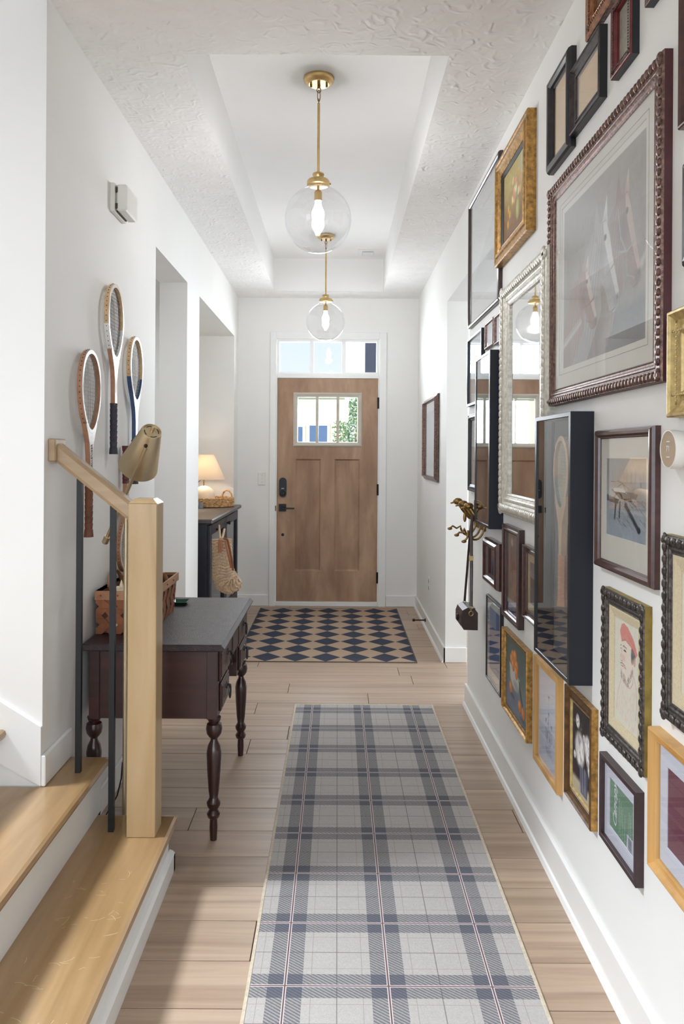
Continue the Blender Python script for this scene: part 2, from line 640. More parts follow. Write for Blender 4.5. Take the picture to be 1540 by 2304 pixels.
# baseboards: (named by side)
BH, BT = 0.10, 0.014
def bboard(b, x0, x1, y0, y1, z0=0.0, h=BH):
    b.cbox(x0, x1, y0, y1, z0, z0 + h, 0.003)

bb = B()
bboard(bb, XR - BT, XR, -0.6, OR_[0] + BT, 0, .115)
bboard(bb, XR - BT, XR, OR_[1] - BT, YF - BT, 0, .10)
bboard(bb, XR - BT, XR + .14, OR_[1] - BT, OR_[1], 0, .10)
bboard(bb, XR, XR + .14, OR_[0], OR_[0] + BT, 0, .115)
bb.prism([(XR - BT, 0), (XR - BT - .012, 0), (XR - BT - .006, .014), (XR - BT, .018)], 'Y', -0.6, OR_[0] + BT)
bb.prism([(XR - BT, 0), (XR - BT - .012, 0), (XR - BT - .006, .014), (XR - BT, .018)], 'Y', OR_[1] - BT, YF - BT)
struct('baseboard_right', bb, M['trim'])
bb = B()
bboard(bb, XL, -0.612, YF - BT, YF)
bboard(bb, 0.44, XR, YF - BT, YF)
struct('baseboard_far', bb, M['trim'])
bb = B()
bboard(bb, XL, XL + BT, 2.61, O1[0])
bboard(bb, XL, XL + BT, O1[1], O2[0])
bboard(bb, XL, XL + BT, O2[1], YF - BT)
bboard(bb, XL - .165, XL, O1[1] - BT, O1[1])
bboard(bb, XL - .165, XL, O1[0], O1[0] + BT)
bboard(bb, XL + 0.0005, XL + BT, 2.358, 2.60, .3505, .095)
struct('baseboard_left', bb, M['trim'])

# ------------------------------------------------------------------ front door and transom
TY = YF - 0.018
bt = B()
bt.cbox(-0.610, DX0, TY, YF, 0, 2.464, .002)
bt.cbox(DX1, 0.436, TY, YF, 0, 2.464, .002)
bt.cbox(DX0, DX1, TY, YF, 2.405, 2.464, .002)
struct('trim_1', bt, M['trim'])
bt = B()      # jambs, mullion between door and transom, sill
bt.box(DX0, -0.546, YF - .002, YF + .14, 0, 2.42)
bt.box(0.362, DX1, YF - .002, YF + .14, 0, 2.42)
bt.box(-0.546, 0.362, YF - .006, YF + .14, 2.052, 2.092)
bt.box(-0.546, 0.362, YF + .01, YF + .14, 2.396, 2.42)
bt.cbox(-0.556, 0.372, YF - .016, YF + .14, 0, 0.041, .003)
struct('trim_2', bt, M['trim'])

# transom window
def pxX(px, y=1021, d=YF):
    return at(px, y, d).x
def pyZ(py, d=YF):
    return at(760, py, d).z
bt = B()
fy0, fy1 = YF + .012, YF + .05
zb, zt = 2.092, 2.396
bt.box(-0.546, -0.530, fy0, fy1, zb, zt)
bt.box(0.346, 0.362, fy0, fy1, zb, zt)
bt.box(-0.530, 0.346, fy0, fy1, zb, zb + .016)
bt.box(-0.530, 0.346, fy0, fy1, zt - .016, zt)
m1, m2 = (pxX(697.5, 805), pxX(706.5, 805)), (pxX(769.5, 805), pxX(778.5, 805))
bt.box(m1[0], m1[1], fy0, fy1, zb + .016, zt - .016)
bt.box(m2[0], m2[1], fy0, fy1, zb + .016, zt - .016)
win = struct('window_1', bt, M['trim'])
for a, c in ((-0.530, m1[0]), (m1[1], m2[0]), (m2[1], 0.346)):
    g = B().box(a, c, YF + .028, YF + .033, zb + .016, zt - .016)
    g.build('window_pane', M['window_glass'], win)

# door slab
DL, DR, DZ0, DZ1 = -0.544, 0.360, 0.043, 2.048
dy = YF + 0.004
LX0, LX1, LZ0, LZ1 = pxX(661, 945), pxX(812, 945), pyZ(1003), pyZ(884)
LX0, LX1 = -0.395, 0.211
LZ0, LZ1 = 1.443, 1.915
PZ0, PZ1 = pyZ(1285), pyZ(1033)
PXa = (pxX(664.5, 1150), pxX(721.5, 1150))
PXb = (pxX(752.5, 1150), pxX(809.5, 1150))
bd = B()
bd.box(DL, LX0, dy, dy + .045, DZ0, DZ1)
bd.box(LX1, DR, dy, dy + .045, DZ0, DZ1)
bd.box(LX0, LX1, dy, dy + .045, LZ1, DZ1)
bd.box(LX0, LX1, dy, dy + .045, PZ1, LZ0)
bd.box(LX0, LX1, dy, dy + .045, DZ0, PZ0)
bd.box(LX0, PXa[0], dy, dy + .045, PZ0, PZ1)
bd.box(PXa[1], PXb[0], dy, dy + .045, PZ0, PZ1)
bd.box(PXb[1], LX1, dy, dy + .045, PZ0, PZ1)
door = struct('door_1', bd, M['door'])
for P_ in (PXa, PXb):
    pb = B()
    pb.box(P_[0], P_[1], dy + .012, dy + .04, PZ0, PZ1)
    for (a, c, e_, f_) in ((P_[0], P_[1], PZ1 - .012, PZ1), (P_[0], P_[1], PZ0, PZ0 + .012)):
        pb.prism([(dy, e_ if e_ > 1 else f_), (dy, e_ if e_ > 1 else f_), (dy + .012, e_), (dy + .012, f_)], 'X', a, c) if False else None
    # sloped sticking around the panel
    q = [(P_[0], PZ0), (P_[1], PZ0), (P_[1], PZ1), (P_[0], PZ1)]
    k = 0.014
    qi = [(P_[0] + k, PZ0 + k), (P_[1] - k, PZ0 + k), (P_[1] - k, PZ1 - k), (P_[0] + k, PZ1 - k)]
    vs = [(x, dy + .003, z) for x, z in q] + [(x, dy + .0115, z) for x, z in qi]
    pb.add(vs, [(i, (i + 1) % 4, 4 + (i + 1) % 4, 4 + i) for i in range(4)])
    pb.build('door_panel', M['door'], door)
# glazed light with pale moulding
def sweep_rect(b, u0, u1, z0, z1, prof, fn, mi=0):
    """sweep profile (inset, height) round the rectangle; fn(u,z,h)->xyz"""
    n = len(prof)
    vs = []
    for a, h in prof:
        for (u, z) in ((u0 + a, z0 + a), (u1 - a, z0 + a), (u1 - a, z1 - a), (u0 + a, z1 - a)):
            vs.append(fn(u, z, h))
    fs = []
    for i in range(n - 1):
        for k in range(4):
            k2 = (k + 1) % 4
            fs.append((i * 4 + k, i * 4 + k2, (i + 1) * 4 + k2, (i + 1) * 4 + k))
    mm = mi if isinstance(mi, (list, tuple)) else [mi] * (n - 1)
    o = len(b.v)
    b.v += vs
    for j, f in enumerate(fs):
        b.f.append(tuple(i + o for i in f))
        b.mi.append(mm[j // 4])

M['door_pale'] = wood('pale_worn_door_moulding', [(0.3, (170, 160, 146)), (0.5, (190, 182, 168)), (0.7, (204, 198, 186))], 'X', 0.5, 1.0, 9)
mb = B()
sweep_rect(mb, LX0, LX1, LZ0, LZ1, [(-.006, 0), (-.006, .006), (.004, .012), (.016, .009), (.030, .004), (.036, -.006), (.036, -.02)], lambda u, z, h: (u, dy - h, z))
lx = [(pxX(670.5, 945), pxX(711, 945)), (pxX(717, 945), pxX(757.5, 945)), (pxX(763.5, 945), pxX(805, 945))]
zz0, zz1 = pyZ(994.5), pyZ(893)
mb.box(lx[0][1], lx[1][0], dy - .004, dy + .02, zz0 - .004, zz1 + .004)
mb.box(lx[1][1], lx[2][0], dy - .004, dy + .02, zz0 - .004, zz1 + .004)
mb.build('door_light_moulding', M['door_pale'], door)
for a, c in lx:
    B().box(a - .003, c + .003, dy + .008, dy + .012, zz0 - .003, zz1 + .003).build('door_pane', M['window_glass'], door)
# hardware
def stadium(cx, cz, r, h, n=10):
    pts = []
    for k in range(n + 1):
        a = -PI + PI * k / n
        pts.append((cx + r * math.cos(a), cz - h / 2 + r + r * math.sin(a)))
    for k in range(n + 1):
        a = PI * k / n
        pts.append((cx + r * math.cos(a), cz + h / 2 - r + r * math.sin(a)))
    return pts
c = at(637, 1096.5, YF)
hb = B()
hb.prism(stadium(c.x, c.z, .033, .176), 'Y', dy - .022, dy)
hb.lathe([(0, 0), (.022, 0), (.022, .012), (.018, .018), (0, .018)], (0, 0, 0), 20, Matrix.Translation((c.x, dy - .022, c.z - .05)) @ Matrix.Rotation(PI / 2, 4, 'X'))
hb.cbox(c.x - .004, c.x + .004, dy - .05, dy - .038, c.z - .068, c.z - .032, .002)
lockp = hb.build('deadbolt_lock', M['black_metal'], door, smooth=True)
rotY = Matrix.Rotation(PI / 2, 4, 'X')
text_mesh('lock_lettering', 'yale', .016, M['text_white'], lockp, Matrix.Translation((c.x, dy - .0226, c.z - .008)) @ rotY)
c2 = at(636, 1142, YF)
hb = B()
hb.cbox(c2.x - .033, c2.x + .033, dy - .012, dy, c2.z - .033, c2.z + .033, .002)
hb.tube([(c2.x, dy - .012, c2.z), (c2.x, dy - .055, c2.z)], .011, 12)
hb.cbox(c2.x - .012, c2.x + .11, dy - .066, dy - .050, c2.z - .010, c2.z + .004, .002)
hb.build('lever_handle', M['black_metal'], door)
c3 = at(636.5, 1203, YF)
B().lathe([(0, 0), (.013, 0), (.013, .004), (0, .005)], (0, 0, 0), 14, Matrix.Translation((c3.x, dy, c3.z)) @ rotY).build('screw_cover', M['black_metal'], door)
for py in (907, 1102, 1300):
    z = at(850, py, YF).z
    hb = B()
    hb.tube([(DR + .004, dy - .007, z - .05), (DR + .004, dy - .007, z + .05)], .0075, 8)
    hb.cbox(DR - .006, DR + .012, dy - .004, dy + .001, z - .05, z + .05, .001)
    hb.build('hinge', M['black_metal'], door)
c4 = at(621, 1143, YF)
hb = B().cbox(c4.x - .006, c4.x + .004, YF - .022, YF - .016, c4.z - .025, c4.z + .022, .001)
hb.build('strike_plate', M['brass_dark'], door)

# switch plate, outlet, doorstop, vent
c = at(589.5, 1077, YF)
sw = thing('light_switch', 'white single toggle light switch plate left of the front door', 'light switch', (c.x, YF, c.z))
B().cbox(c.x - .035, c.x + .035, YF - .006, YF, c.z - .058, c.z + .058, .003).build('switch_plate', M['white_plastic'], sw)
B().cbox(c.x - .005, c.x + .005, YF - .016, YF - .006, c.z - .004, c.z + .012, .002).build('toggle', M['white_plastic'], sw)
for s_ in (-1, 1):
    B().lathe([(0, 0), (.003, 0), (.003, .001), (0, .0015)], (0, 0, 0), 8, Matrix.Translation((c.x, YF - .006, c.z + s_ * .03)) @ rotY).build('screw', M['label'], sw)
ot = thing('wall_outlet', 'white wall outlet plate low on the right wall by the entry', 'outlet', (XR, 6.0, .36))
B().cbox(XR - .006, XR, 5.965, 6.035, .305, .42, .003).build('outlet_plate', M['white_plastic'], ot)
for dz in (.335, .388):
    B().cbox(XR - .008, XR - .0055, 5.982, 6.018, dz - .014, dz + .014, .002).build('socket', M['label'], ot)
ds = thing('door_stop', 'black rod door stop fixed to the right baseboard by the checked mat', 'door stop', (XR - BT, 6.12, .06))
B().tube([(XR - BT, 6.12, .06), (XR - BT - .008, 6.12, .06), (XR - BT - .008, 6.12, .06), (XR - .10, 6.12, .06)], [.013, .013, .006, .005], 10).build('rod', M['black_metal'], ds)
B().tube([(XR - .10, 6.12, .06), (XR - .118, 6.12, .06)], .011, 10).build('bumper', M['black_metal'], ds)
v1 = at(823, 574, TY1)
vz = TZ
c = at(823, 573, 6.45)
vn = thing('ceiling_vent', 'small grey louvred vent in a white plate high in the ceiling recess', 'vent', (c.x, TY1, 3.0))
vy = 6.43
B().cbox(.16, .33, vy - .09, vy + .09, TZ - .006, TZ, .002).build('vent_plate', M['tray'], vn)
vb = B().box(.195, .288, vy - .045, vy + .045, TZ - .012, TZ - .006)
M['vent_grey'] = plain('vent_grey', (176, 177, 180), 0.6)
vb.build('vent_opening', M['vent_grey'], vn)
for k in range(5):
    B().box(.197, .286, vy - .04 + k * .018, vy - .034 + k * .018, TZ - .015, TZ - .012).build('louvre', M['tray'], vn)

# ------------------------------------------------------------------ street outside
M['grass'] = plain('lawn_grass', (120, 150, 80), 0.9, 0, 0.2, 6)
M['siding'] = plain('cream_siding', (238, 226, 204), 0.8, 0, 0.02)
M['siding_white'] = plain('white_siding', (244, 242, 240), 0.8, 0, 0.01)
M['house_window'] = plain('blue_house_window', (70, 100, 150), 0.25, 0, 0.08)
M['shutter'] = plain('slate_shutter', (62, 66, 88), 0.5, 0, 0.03)
M['roof'] = plain('grey_shingle', (110, 108, 106), 0.9, 0, 0.1, 60)
M['concrete'] = plain('pale_concrete', (196, 192, 184), 0.85, 0, 0.04)
bg_ = B().box(-40, 40, YF + .17, 60, -0.4, -0.18)
struct('ground', bg_, M['grass'])
bg_ = B().box(-1.3, 1.1, YF + .17, 12, -0.18, -0.05)
struct('front_path', bg_, M['concrete'])
HY = 22.0
hs = HY / F
ha = thing('neighbour_house', 'cream house across the street seen through the door glass', 'house', (0, HY, -.2))
wa = B()
wa.box(-8, .19, HY, HY + 6, -.2, 3.25)
wa.build('low_wing', M['siding'], ha)
wb = B()
wb.box(.19, 5.0, HY - .6, HY + 6, -.2, 7.2)
wb.build('tall_wing', M['siding_white'], ha)
wr = B()
wr.prism([(HY - .35, 3.25), (HY + 6.2, 3.25), (HY + 6.2, 3.5), (HY + 3, 3.42)], 'X', -8.3, .19)
wr.build('low_roof', M['roof'], ha)
wr = B()
wr.prism([(-.1, 7.2), (5.3, 7.2), (2.6, 9.0)], 'Y', HY - .9, HY + 6.2)
wr.build('tall_roof', M['roof'], ha)
def hwin(x0, x1, z0, z1, y, mat, name='house_window'):
    fr = B()
    fr.box(x0 - .08, x1 + .08, y - .05, y + .02, z0 - .08, z1 + .08)
    f_ = fr.build(name, M['siding_white'], ha)
    B().box(x0, x1, y - .06, y - .05, z0, z1).build('house_pane', mat, f_)
hwin(-1.5, -1.0, .9, 2.13, HY, M['house_window'])
hwin(-.80, -.30, .9, 2.17, HY, M['house_window'])
B().cbox(.745, 1.045, HY - .68, HY - .6, 3.55, 4.47, .01).build('shutter', M['shutter'], ha)
# tree in front of the neighbour's house
tr = thing('garden_tree', 'leafy green young tree outside behind the right door pane', 'tree', (.35, 14, -.2))
B().tube([(.35, 14, -.2), (.38, 14, .7), (.33, 14.02, 1.5), (.4, 14, 2.2)], [.06, .05, .04, .02], 8).build('trunk', M['leather'], tr)
lb = B()
for i in range(5200):
    while True:
        p = Vector((random.uniform(-1, 1), random.uniform(-1, 1), random.uniform(-1, 1)))
        if .35 < p.length < 1: break
    p = Vector((.40 + p.x * .50, 14 + p.y * .5, 1.75 + p.z * .85))
    if p.z > 1.95 and p.x < .20: continue
    s_ = random.uniform(.016, .032)
    a = Vector((random.uniform(-1, 1), random.uniform(-1, 1), random.uniform(-1, 1))).normalized()
    b2 = a.cross(Vector((random.uniform(-1, 1), .3, random.uniform(-1, 1)))).normalized()
    lb.add([p - a * s_, p + b2 * s_ * .6, p + a * s_, p - b2 * s_ * .6], [(0, 1, 2, 3)], random.choice((0, 0, 1)))
M['leaf2'] = plain('pale_leaf_green', (168, 196, 120), 0.5, 0, 0.15, 20)
o = lb.build('foliage', [M['leaf'], M['leaf2']], tr)
o['kind'] = 'stuff'

# ------------------------------------------------------------------ stairs
R = 0.175
NX = [-0.518, -0.757, -1.005, -1.255, -1.505]
st = thing('staircase', 'white staircase with honey wood treads rising at the left', 'stairs', (-.7, 1.8, 0))
Y0S = 0.9
TT = 0.028
def nosing_poly(x0, x1, y0, y1, z):
    """rounded front (towards +X) and rounded end (towards +Y) tread board"""
    return None
def tread(i, ends):
    xn = NX[i]
    z = R * (i + 1)
    xb_ = (NX[i + 1] - .027) if i + 1 < len(NX) else xn - .28
    b = B()
    # profile across X with bullnose, extruded along Y
    prof = [(xb_, z - TT), (xb_, z), (xn - .012, z), (xn - .0035, z - .004), (xn, z - .014), (xn - .0035, z - .024), (xn - .012, z - TT)]
    prof = prof[::-1]
    if ends[1] is None:
        b.prism(prof, 'Y', Y0S, ends[0])
    else:
        xc = XL
        prof1 = [(max(p[0], xc) if p[0] < xc else p[0], p[1]) for p in prof]
        b.prism(prof1, 'Y', Y0S, ends[0])
        b.box(xb_, xc, Y0S, ends[1], z - TT, z)
    # end nosing
    xe = xb_ if ends[1] is None else XL
    pr = [(ends[0], z - TT), (ends[0] + .012, z - .026), (ends[0] + .018, z - .014), (ends[0] + .012, z - .002), (ends[0], z)]
    if ends[2]:
        b.prism(pr, 'X', xe, xn - .004)
    return b.build('tread', M['stair_wood'], st)
tread(0, (2.545, None, True))
tread(1, (2.585, 2.357, True))
tread(2, (2.357, None, False))
tread(3, (2.357, None, False))
tread(4, (2.357, None, False))
for i in range(5):
    xr = NX[i] - .027
    b = B()
    ye = 2.53 if i == 0 else (2.585 if i == 1 else 2.357)
    b.box(xr - .015, xr, Y0S, ye, R * i + (0 if i else 0), R * (i + 1) - TT)
    b.build('riser', M['trim'], st)
# closed ends of the first two steps
b = B()
b.box(NX[1] - .04, NX[0] - .042, 2.50, 2.53, 0, R - TT)
b.box(XL, NX[1] - .042, 2.55, 2.58, 0, 2 * R - TT)
b.build('stair_end_panel', M['trim'], st)
b = B()
xr = NX[0] - .027
b.prism([(xr, 0), (xr + .018, 0), (xr + .018, .055), (xr + .010, .062), (xr, .066)], 'Y', Y0S, 2.548)
b.box(NX[1], xr + .018, 2.531, 2.548, 0, .055)
b.build('shoe_moulding', M['trim'], st)
b = B()
b.prism([(XL, .352), (XL, .532), (-1.03, .612), (-1.9, .612 + .87 * .70), (-1.9, .9)], 'Y', 2.358, 2.3699)
b.build('skirt_board', M['trim'], st)
# scratches on the first treads (thin raised scuffs in the finish)
M['scuff'] = plain('pale_scratch', (226, 204, 166), 0.6, 0, 0.0)
sb = B()
for i in range(46):
    x = random.uniform(-.73, -.56)
    y = random.uniform(1.5, 2.25)
    L = random.uniform(.01, .04)
    a = random.uniform(-.6, .6) + (PI / 2 if random.random() < .3 else 0)
    k = random.uniform(-.6, .6)
    pts = []
    for q in range(5):
        t = q / 4
        pts.append((x + math.cos(a + k * t) * L * t, y + math.sin(a + k * t) * L * t))
    wd = .0003
    for (p, q) in zip(pts[:-1], pts[1:]):
        dx, dy_ = q[0] - p[0], q[1] - p[1]
        l = math.hypot(dx, dy_) + 1e-9
        nx_, ny_ = -dy_ / l * wd, dx / l * wd
        z = R + .00025
        sb.add([(p[0] - nx_, p[1] - ny_, z), (q[0] - nx_, q[1] - ny_, z), (q[0] + nx_, q[1] + ny_, z), (p[0] + nx_, p[1] + ny_, z)], [(0, 1, 2, 3)])
o = sb.build('scratches', M['scuff'], st)
o['kind'] = 'stuff'

# railing
rl = thing('stair_railing', 'maple newel post with sloping handrail and two black balusters', 'railing', (-.6, 2.45, R))
tz = 1.228
NXa, NXb, NYa, NYb = -.649, -.560, 2.402, 2.49
b = B()
b.cbox(NXa, NXb, NYa, NYb, R, tz - .014, .002)
c_ = .016
vs = [(NXa, NYa, tz - .014), (NXb, NYa, tz - .014), (NXb, NYb, tz - .014), (NXa, NYb, tz - .014),
      (NXa + c_, NYa + c_, tz), (NXb - c_, NYa + c_, tz), (NXb - c_, NYb - c_, tz), (NXa + c_, NYb - c_, tz)]
b.add(vs, [(0, 1, 5, 4), (1, 2, 6, 5), (2, 3, 7, 6), (3, 0, 4, 7), (4, 5, 6, 7)])
b.build('newel_post', M['newel'], rl)
b = B()
b.cbox(NXa - .004, NXb + .004, NYa - .004, NYb + .004, R, R + .0, .001) if False else None
# handrail in XZ plane
ym = 2.447
zr_t = lambda x: 1.243 + (-.65 - x) * .80       # top edge of the rail
hr = B()
xa, xb_ = -.885, NXa
def rail_sec(x):
    zt_ = zr_t(x)
    return [(x, ym - .026, zt_ - .062), (x, ym - .030, zt_ - .05), (x, ym - .030, zt_ - .012), (x, ym - .02, zt_),
            (x, ym + .02, zt_), (x, ym + .030, zt_ - .012), (x, ym + .030, zt_ - .05), (x, ym + .026, zt_ - .062)]
s0, s1 = rail_sec(xa), rail_sec(xb_)
dz_ = -.025
s0 = [(p[0], p[1], p[2] + dz_) for p in s0]
s1 = [(p[0], p[1], p[2] + dz_) for p in s1]
hr.add(s0 + s1, [(i, (i + 1) % 8, 8 + (i + 1) % 8, 8 + i) for i in range(8)] + [tuple(range(8))[::-1], tuple(range(8, 16))])
hr.build('handrail', M['rail'], rl)
zc = zr_t(-.885) + dz_ - .028
B().cbox(XL, XL + .024, ym - .048, ym + .048, zc - .036, zc + .036, .004).build('rosette', M['rail'], rl)
for (xc, yc, z0) in ((-.822, 2.47, 2 * R), (-.708, 2.445, R)):
    b = B()
    s_ = .0085
    b.box(xc - s_, xc + s_, yc - s_, yc + s_, z0, zr_t(xc) + dz_ - .055)
    b.build('baluster', M['iron'], rl)

# ------------------------------------------------------------------ pendants
def pendant(cx, cy, gz, label):
    t = thing('pendant_light', label, 'pendant light', (cx, cy, TZ), 'globe pendants')
    r = .149
    c = (cx, cy, 0)
    B().lathe([(0, TZ), (.068, TZ), (.069, TZ - .006), (.066, TZ - .016), (.058, TZ - .022), (.047, TZ - .026), (.046, TZ - .030), (0, TZ - .030)], c, 40).build('canopy', M['brass'], t, smooth=True)
    for s_ in (-1, 1):
        B().tube([(cx + s_ * .035, cy, TZ - .03), (cx + s_ * .035, cy, TZ - .042)], .005, 8).build('canopy_screw', M['brass_dark'], t)
    b = B()
    b.tube([(cx, cy, TZ - .03), (cx, cy, TZ - .045)], .007, 8)
    for (zc, rot) in ((TZ - .055, 0), (TZ - .105, PI / 2)):
        pts = [(cx + math.cos(a) * .009 * math.cos(rot), cy + math.cos(a) * .009 * math.sin(rot), zc + math.sin(a) * .011) for a in np.linspace(0, 2 * PI, 13)]
        b.tube(pts, .0022, 6)
    pts = [(cx + math.cos(a) * .006, cy, TZ - .08 + math.sin(a) * .026) for a in np.linspace(0, 2 * PI, 15)]
    b.tube(pts, .002, 6)
    b.build('hanging_loop', M['brass_dark'], t)
    zt = gz + r + .052
    B().tube([(cx, cy, TZ - .113), (cx, cy, zt)], .0062, 12).build('stem', M['brass'], t, smooth=True)
    B().lathe([(0, zt + .012), (.012, zt + .010), (.025, zt + .004), (.027, zt - .002), (.024, zt - .006), (.023, zt - .018), (.045, zt - .024), (.05, zt - .03), (.051, zt - .048), (.048, zt - .05), (.0, zt - .05)], c, 32).build('fitter_cap', M['brass'], t, smooth=True)
    for a in (0.2, 2.3, 4.4):
        B().sphere((cx + .054 * math.cos(a), cy + .054 * math.sin(a), zt - .038), .005, 8, 6).build('thumb_screw', M['brass'], t)
    # glass shell, open neck
    a0 = math.asin(.046 / r)
    prof = []
    for k in range(33):
        a = PI - (PI - a0) * k / 32
        prof.append((r * math.sin(a) if k else 0, gz + r * math.cos(a)))
    prof[0] = (0, gz - r)
    prof += [(.046, gz + r + .004)]
    inner = [((rr - .0018) if rr > .002 else 0, z * 1 + (.0018 if rr < .002 else 0)) for rr, z in prof[::-1]]
    B().lathe(prof + inner, c, 48).build('glass_globe', M['globe'], t, smooth=True)
    B().lathe([(0, zt - .05), (.006, zt - .05), (.006, zt - .068), (.012, zt - .072), (.017, zt - .08), (.0175, zt - .118), (.0, zt - .118)], c, 20).build('socket', M['brass'], t, smooth=True)
    zb_ = zt - .118
    bp = [(0, zb_), (.013, zb_), (.014, zb_ - .012), (.018, zb_ - .026), (.026, zb_ - .045), (.029, zb_ - .062), (.026, zb_ - .08), (.016, zb_ - .094), (0, zb_ - .099)]
    B().lathe(bp, c, 20).build('bulb', M['bulb'], t, smooth=True)
    ld = bpy.data.lights.new('pendant_glow', 'POINT')
    ld.energy = 10
    ld.color = (0.94, 0.96, 1.0)
    ld.shadow_soft_size = .03
    lo = bpy.data.objects.new('pendant_glow', ld)
    COL.objects.link(lo)
    lo.location = (cx, cy, zb_ - .13)
    return t
M['bulb'] = emit('lit_bulb', (255, 246, 232), 14)
g1 = at(716, 494, 3.455)
g2 = at(733, 724, 5.95)
pendant(g1.x, 3.455, g1.z, 'clear glass globe pendant with brass stem, nearer and larger of two')
pendant(g2.x, 5.95, g2.z, 'clear glass globe pendant hanging just before the front door transom')

# ------------------------------------------------------------------ rugs
def math_node(nt, op, a, b=None, c=None):
    n = nt.nodes.new('ShaderNodeMath')
    n.operation = op
    for i, v in enumerate((a, b, c)):
        if v is None: continue
        if isinstance(v, (int, float)): n.inputs[i].default_value = v
        else: nt.links.new(v, n.inputs[i])
    return n.outputs[0]

def mixc(nt, fac, a, b):
    n = nt.nodes.new('ShaderNodeMix')
    n.data_type = 'RGBA'
    nt.links.new(fac, n.inputs[0])
    for i, v in ((6, a), (7, b)):
        if isinstance(v, tuple): n.inputs[i].default_value = v
        else: nt.links.new(v, n.inputs[i])
    return n.outputs[2]

def xyz(nt):
    tc = nt.nodes.new('ShaderNodeTexCoord')
    s = nt.nodes.new('ShaderNodeSeparateXYZ')
    nt.links.new(tc.outputs['Object'], s.inputs[0])
    return tc.outputs['Object'], s.outputs['X'], s.outputs['Y']

m, nt, bs = new_mat('navy_harlequin_weave')
vec, X_, Y_ = xyz(nt)
fx = math_node(nt, 'ABSOLUTE', math_node(nt, 'SUBTRACT', math_node(nt, 'FRACT', math_node(nt, 'MULTIPLY_ADD', X_, 5.0, 100.5)), 0.5))
fy = math_node(nt, 'ABSOLUTE', math_node(nt, 'SUBTRACT', math_node(nt, 'FRACT', math_node(nt, 'MULTIPLY_ADD', Y_, 1 / .2194, 100.0)), 0.5))
dd = math_node(nt, 'LESS_THAN', math_node(nt, 'ADD', fx, fy), 0.49)
colr = mixc(nt, dd, lin((172, 148, 126)), lin((48, 54, 70)))
nz = noise(nt, mapping(nt, (1, 1, 1)), 300, 2)
bump(nt, nz.outputs[0], bs, 0.2, 0.002)
nt.links.new(colr, bs.inputs['Base Color'])
bs.inputs['Roughness'].default_value = 0.95
M['harlequin'] = m
M['rug_edge'] = plain('dark_rug_binding', (96, 84, 78), 0.95)
dm = thing('entry_mat', 'beige entry mat with a navy diamond harlequin pattern before the front door', 'rug', (-.67, 5.085, 0))
b = B().cbox(-.67, .53, 5.085, 6.84, 0.0, .005, .002)
b.build('mat_pile', M['harlequin'], dm, loc=(-.67, 5.085, 0))
b = B()
sweep_rect(b, -.674, .534, 5.081, 6.844, [(0, 0), (0, .006), (.007, .006), (.007, .004)], lambda u, z, h: (u, z, h))
b.build('mat_binding', M['rug_edge'], dm)

m, nt, bs = new_mat('grey_plaid_flatweave')
vec, X_, Y_ = xyz(nt)
def sett(coord, off):
    u = math_node(nt, 'MULTIPLY', math_node(nt, 'ABSOLUTE', math_node(nt, 'SUBTRACT', math_node(nt, 'FRACT', math_node(nt, 'MULTIPLY_ADD', coord, 1 / .2665, off)), 0.5)), .2665)
    # u = distance from band centre (0) ; .133 = mid line
    band = math_node(nt, 'LESS_THAN', u, .0445)
    white = math_node(nt, 'COMPARE', u, .0032, .0011)
    core = math_node(nt, 'LESS_THAN', u, .002)
    mid = math_node(nt, 'GREATER_THAN', u, .1318)
    tan_ = math_node(nt, 'COMPARE', u, .067, .0009)
    return band, white, core, mid, tan_
X0c, Y0c = .140, 1.985
bx, wx_, cx_, mx_, tx_ = sett(X_, 100.5 - X0c / .2665)
by, wy_, cy_, my_, ty_ = sett(Y_, 100.5 - Y0c / .2665)
# twill hatching inside bands
sc = math_node(nt, 'FRACT', math_node(nt, 'ADD', math_node(nt, 'MULTIPLY', X_, 70.0), math_node(nt, 'MULTIPLY', Y_, 95.0)))
nz = noise(nt, mapping(nt, (1, 1, 1)), 260, 3)
nz2 = noise(nt, mapping(nt, (8, 160, 1)), 1, 3)
tw = math_node(nt, 'GREATER_THAN', math_node(nt, 'ADD', sc, math_node(nt, 'MULTIPLY', nz.outputs[0], .6)), .80)
base = mixc(nt, nz.outputs[0], lin((150, 145, 141)), lin((200, 196, 192)))
base = mixc(nt, math_node(nt, 'MULTIPLY', nz2.outputs[0], .5), base, lin((168, 162, 159)))
single = mixc(nt, tw, lin((152, 148, 147)), lin((106, 106, 110)))
double = mixc(nt, tw, lin((100, 101, 109)), lin((82, 84, 94)))
anyb = math_node(nt, 'MAXIMUM', bx, by)
both = math_node(nt, 'MULTIPLY', bx, by)
col = mixc(nt, anyb, base, single)
col = mixc(nt, both, col, double)
wear = math_node(nt, 'MULTIPLY_ADD', nz.outputs[0], .7, .25)
col = mixc(nt, math_node(nt, 'MULTIPLY', math_node(nt, 'MAXIMUM', tx_, ty_), math_node(nt, 'MULTIPLY', wear, .8)), col, lin((128, 116, 98)))
col = mixc(nt, math_node(nt, 'MULTIPLY', math_node(nt, 'MAXIMUM', mx_, my_), wear), col, lin((84, 74, 76)))
col = mixc(nt, math_node(nt, 'MAXIMUM', wx_, wy_), col, lin((216, 204, 202)))
col = mixc(nt, math_node(nt, 'MAXIMUM', cx_, cy_), col, lin((104, 82, 84)))
nt.links.new(col, bs.inputs['Base Color'])
bs.inputs['Roughness'].default_value = 0.97
bump(nt, nz.outputs[0], bs, 0.35, 0.003)
M['plaid'] = m
M['rug_cream'] = plain('cream_rug_binding', (196, 184, 164), 0.95, 0, 0.06, 90)
rn = thing('runner_rug', 'long grey tartan plaid runner rug with cream binding on the wood floor', 'rug', (.15, 2.7, 0))
b = B().box(-.219, .522, 1.16, 4.21, 0.0, .006)
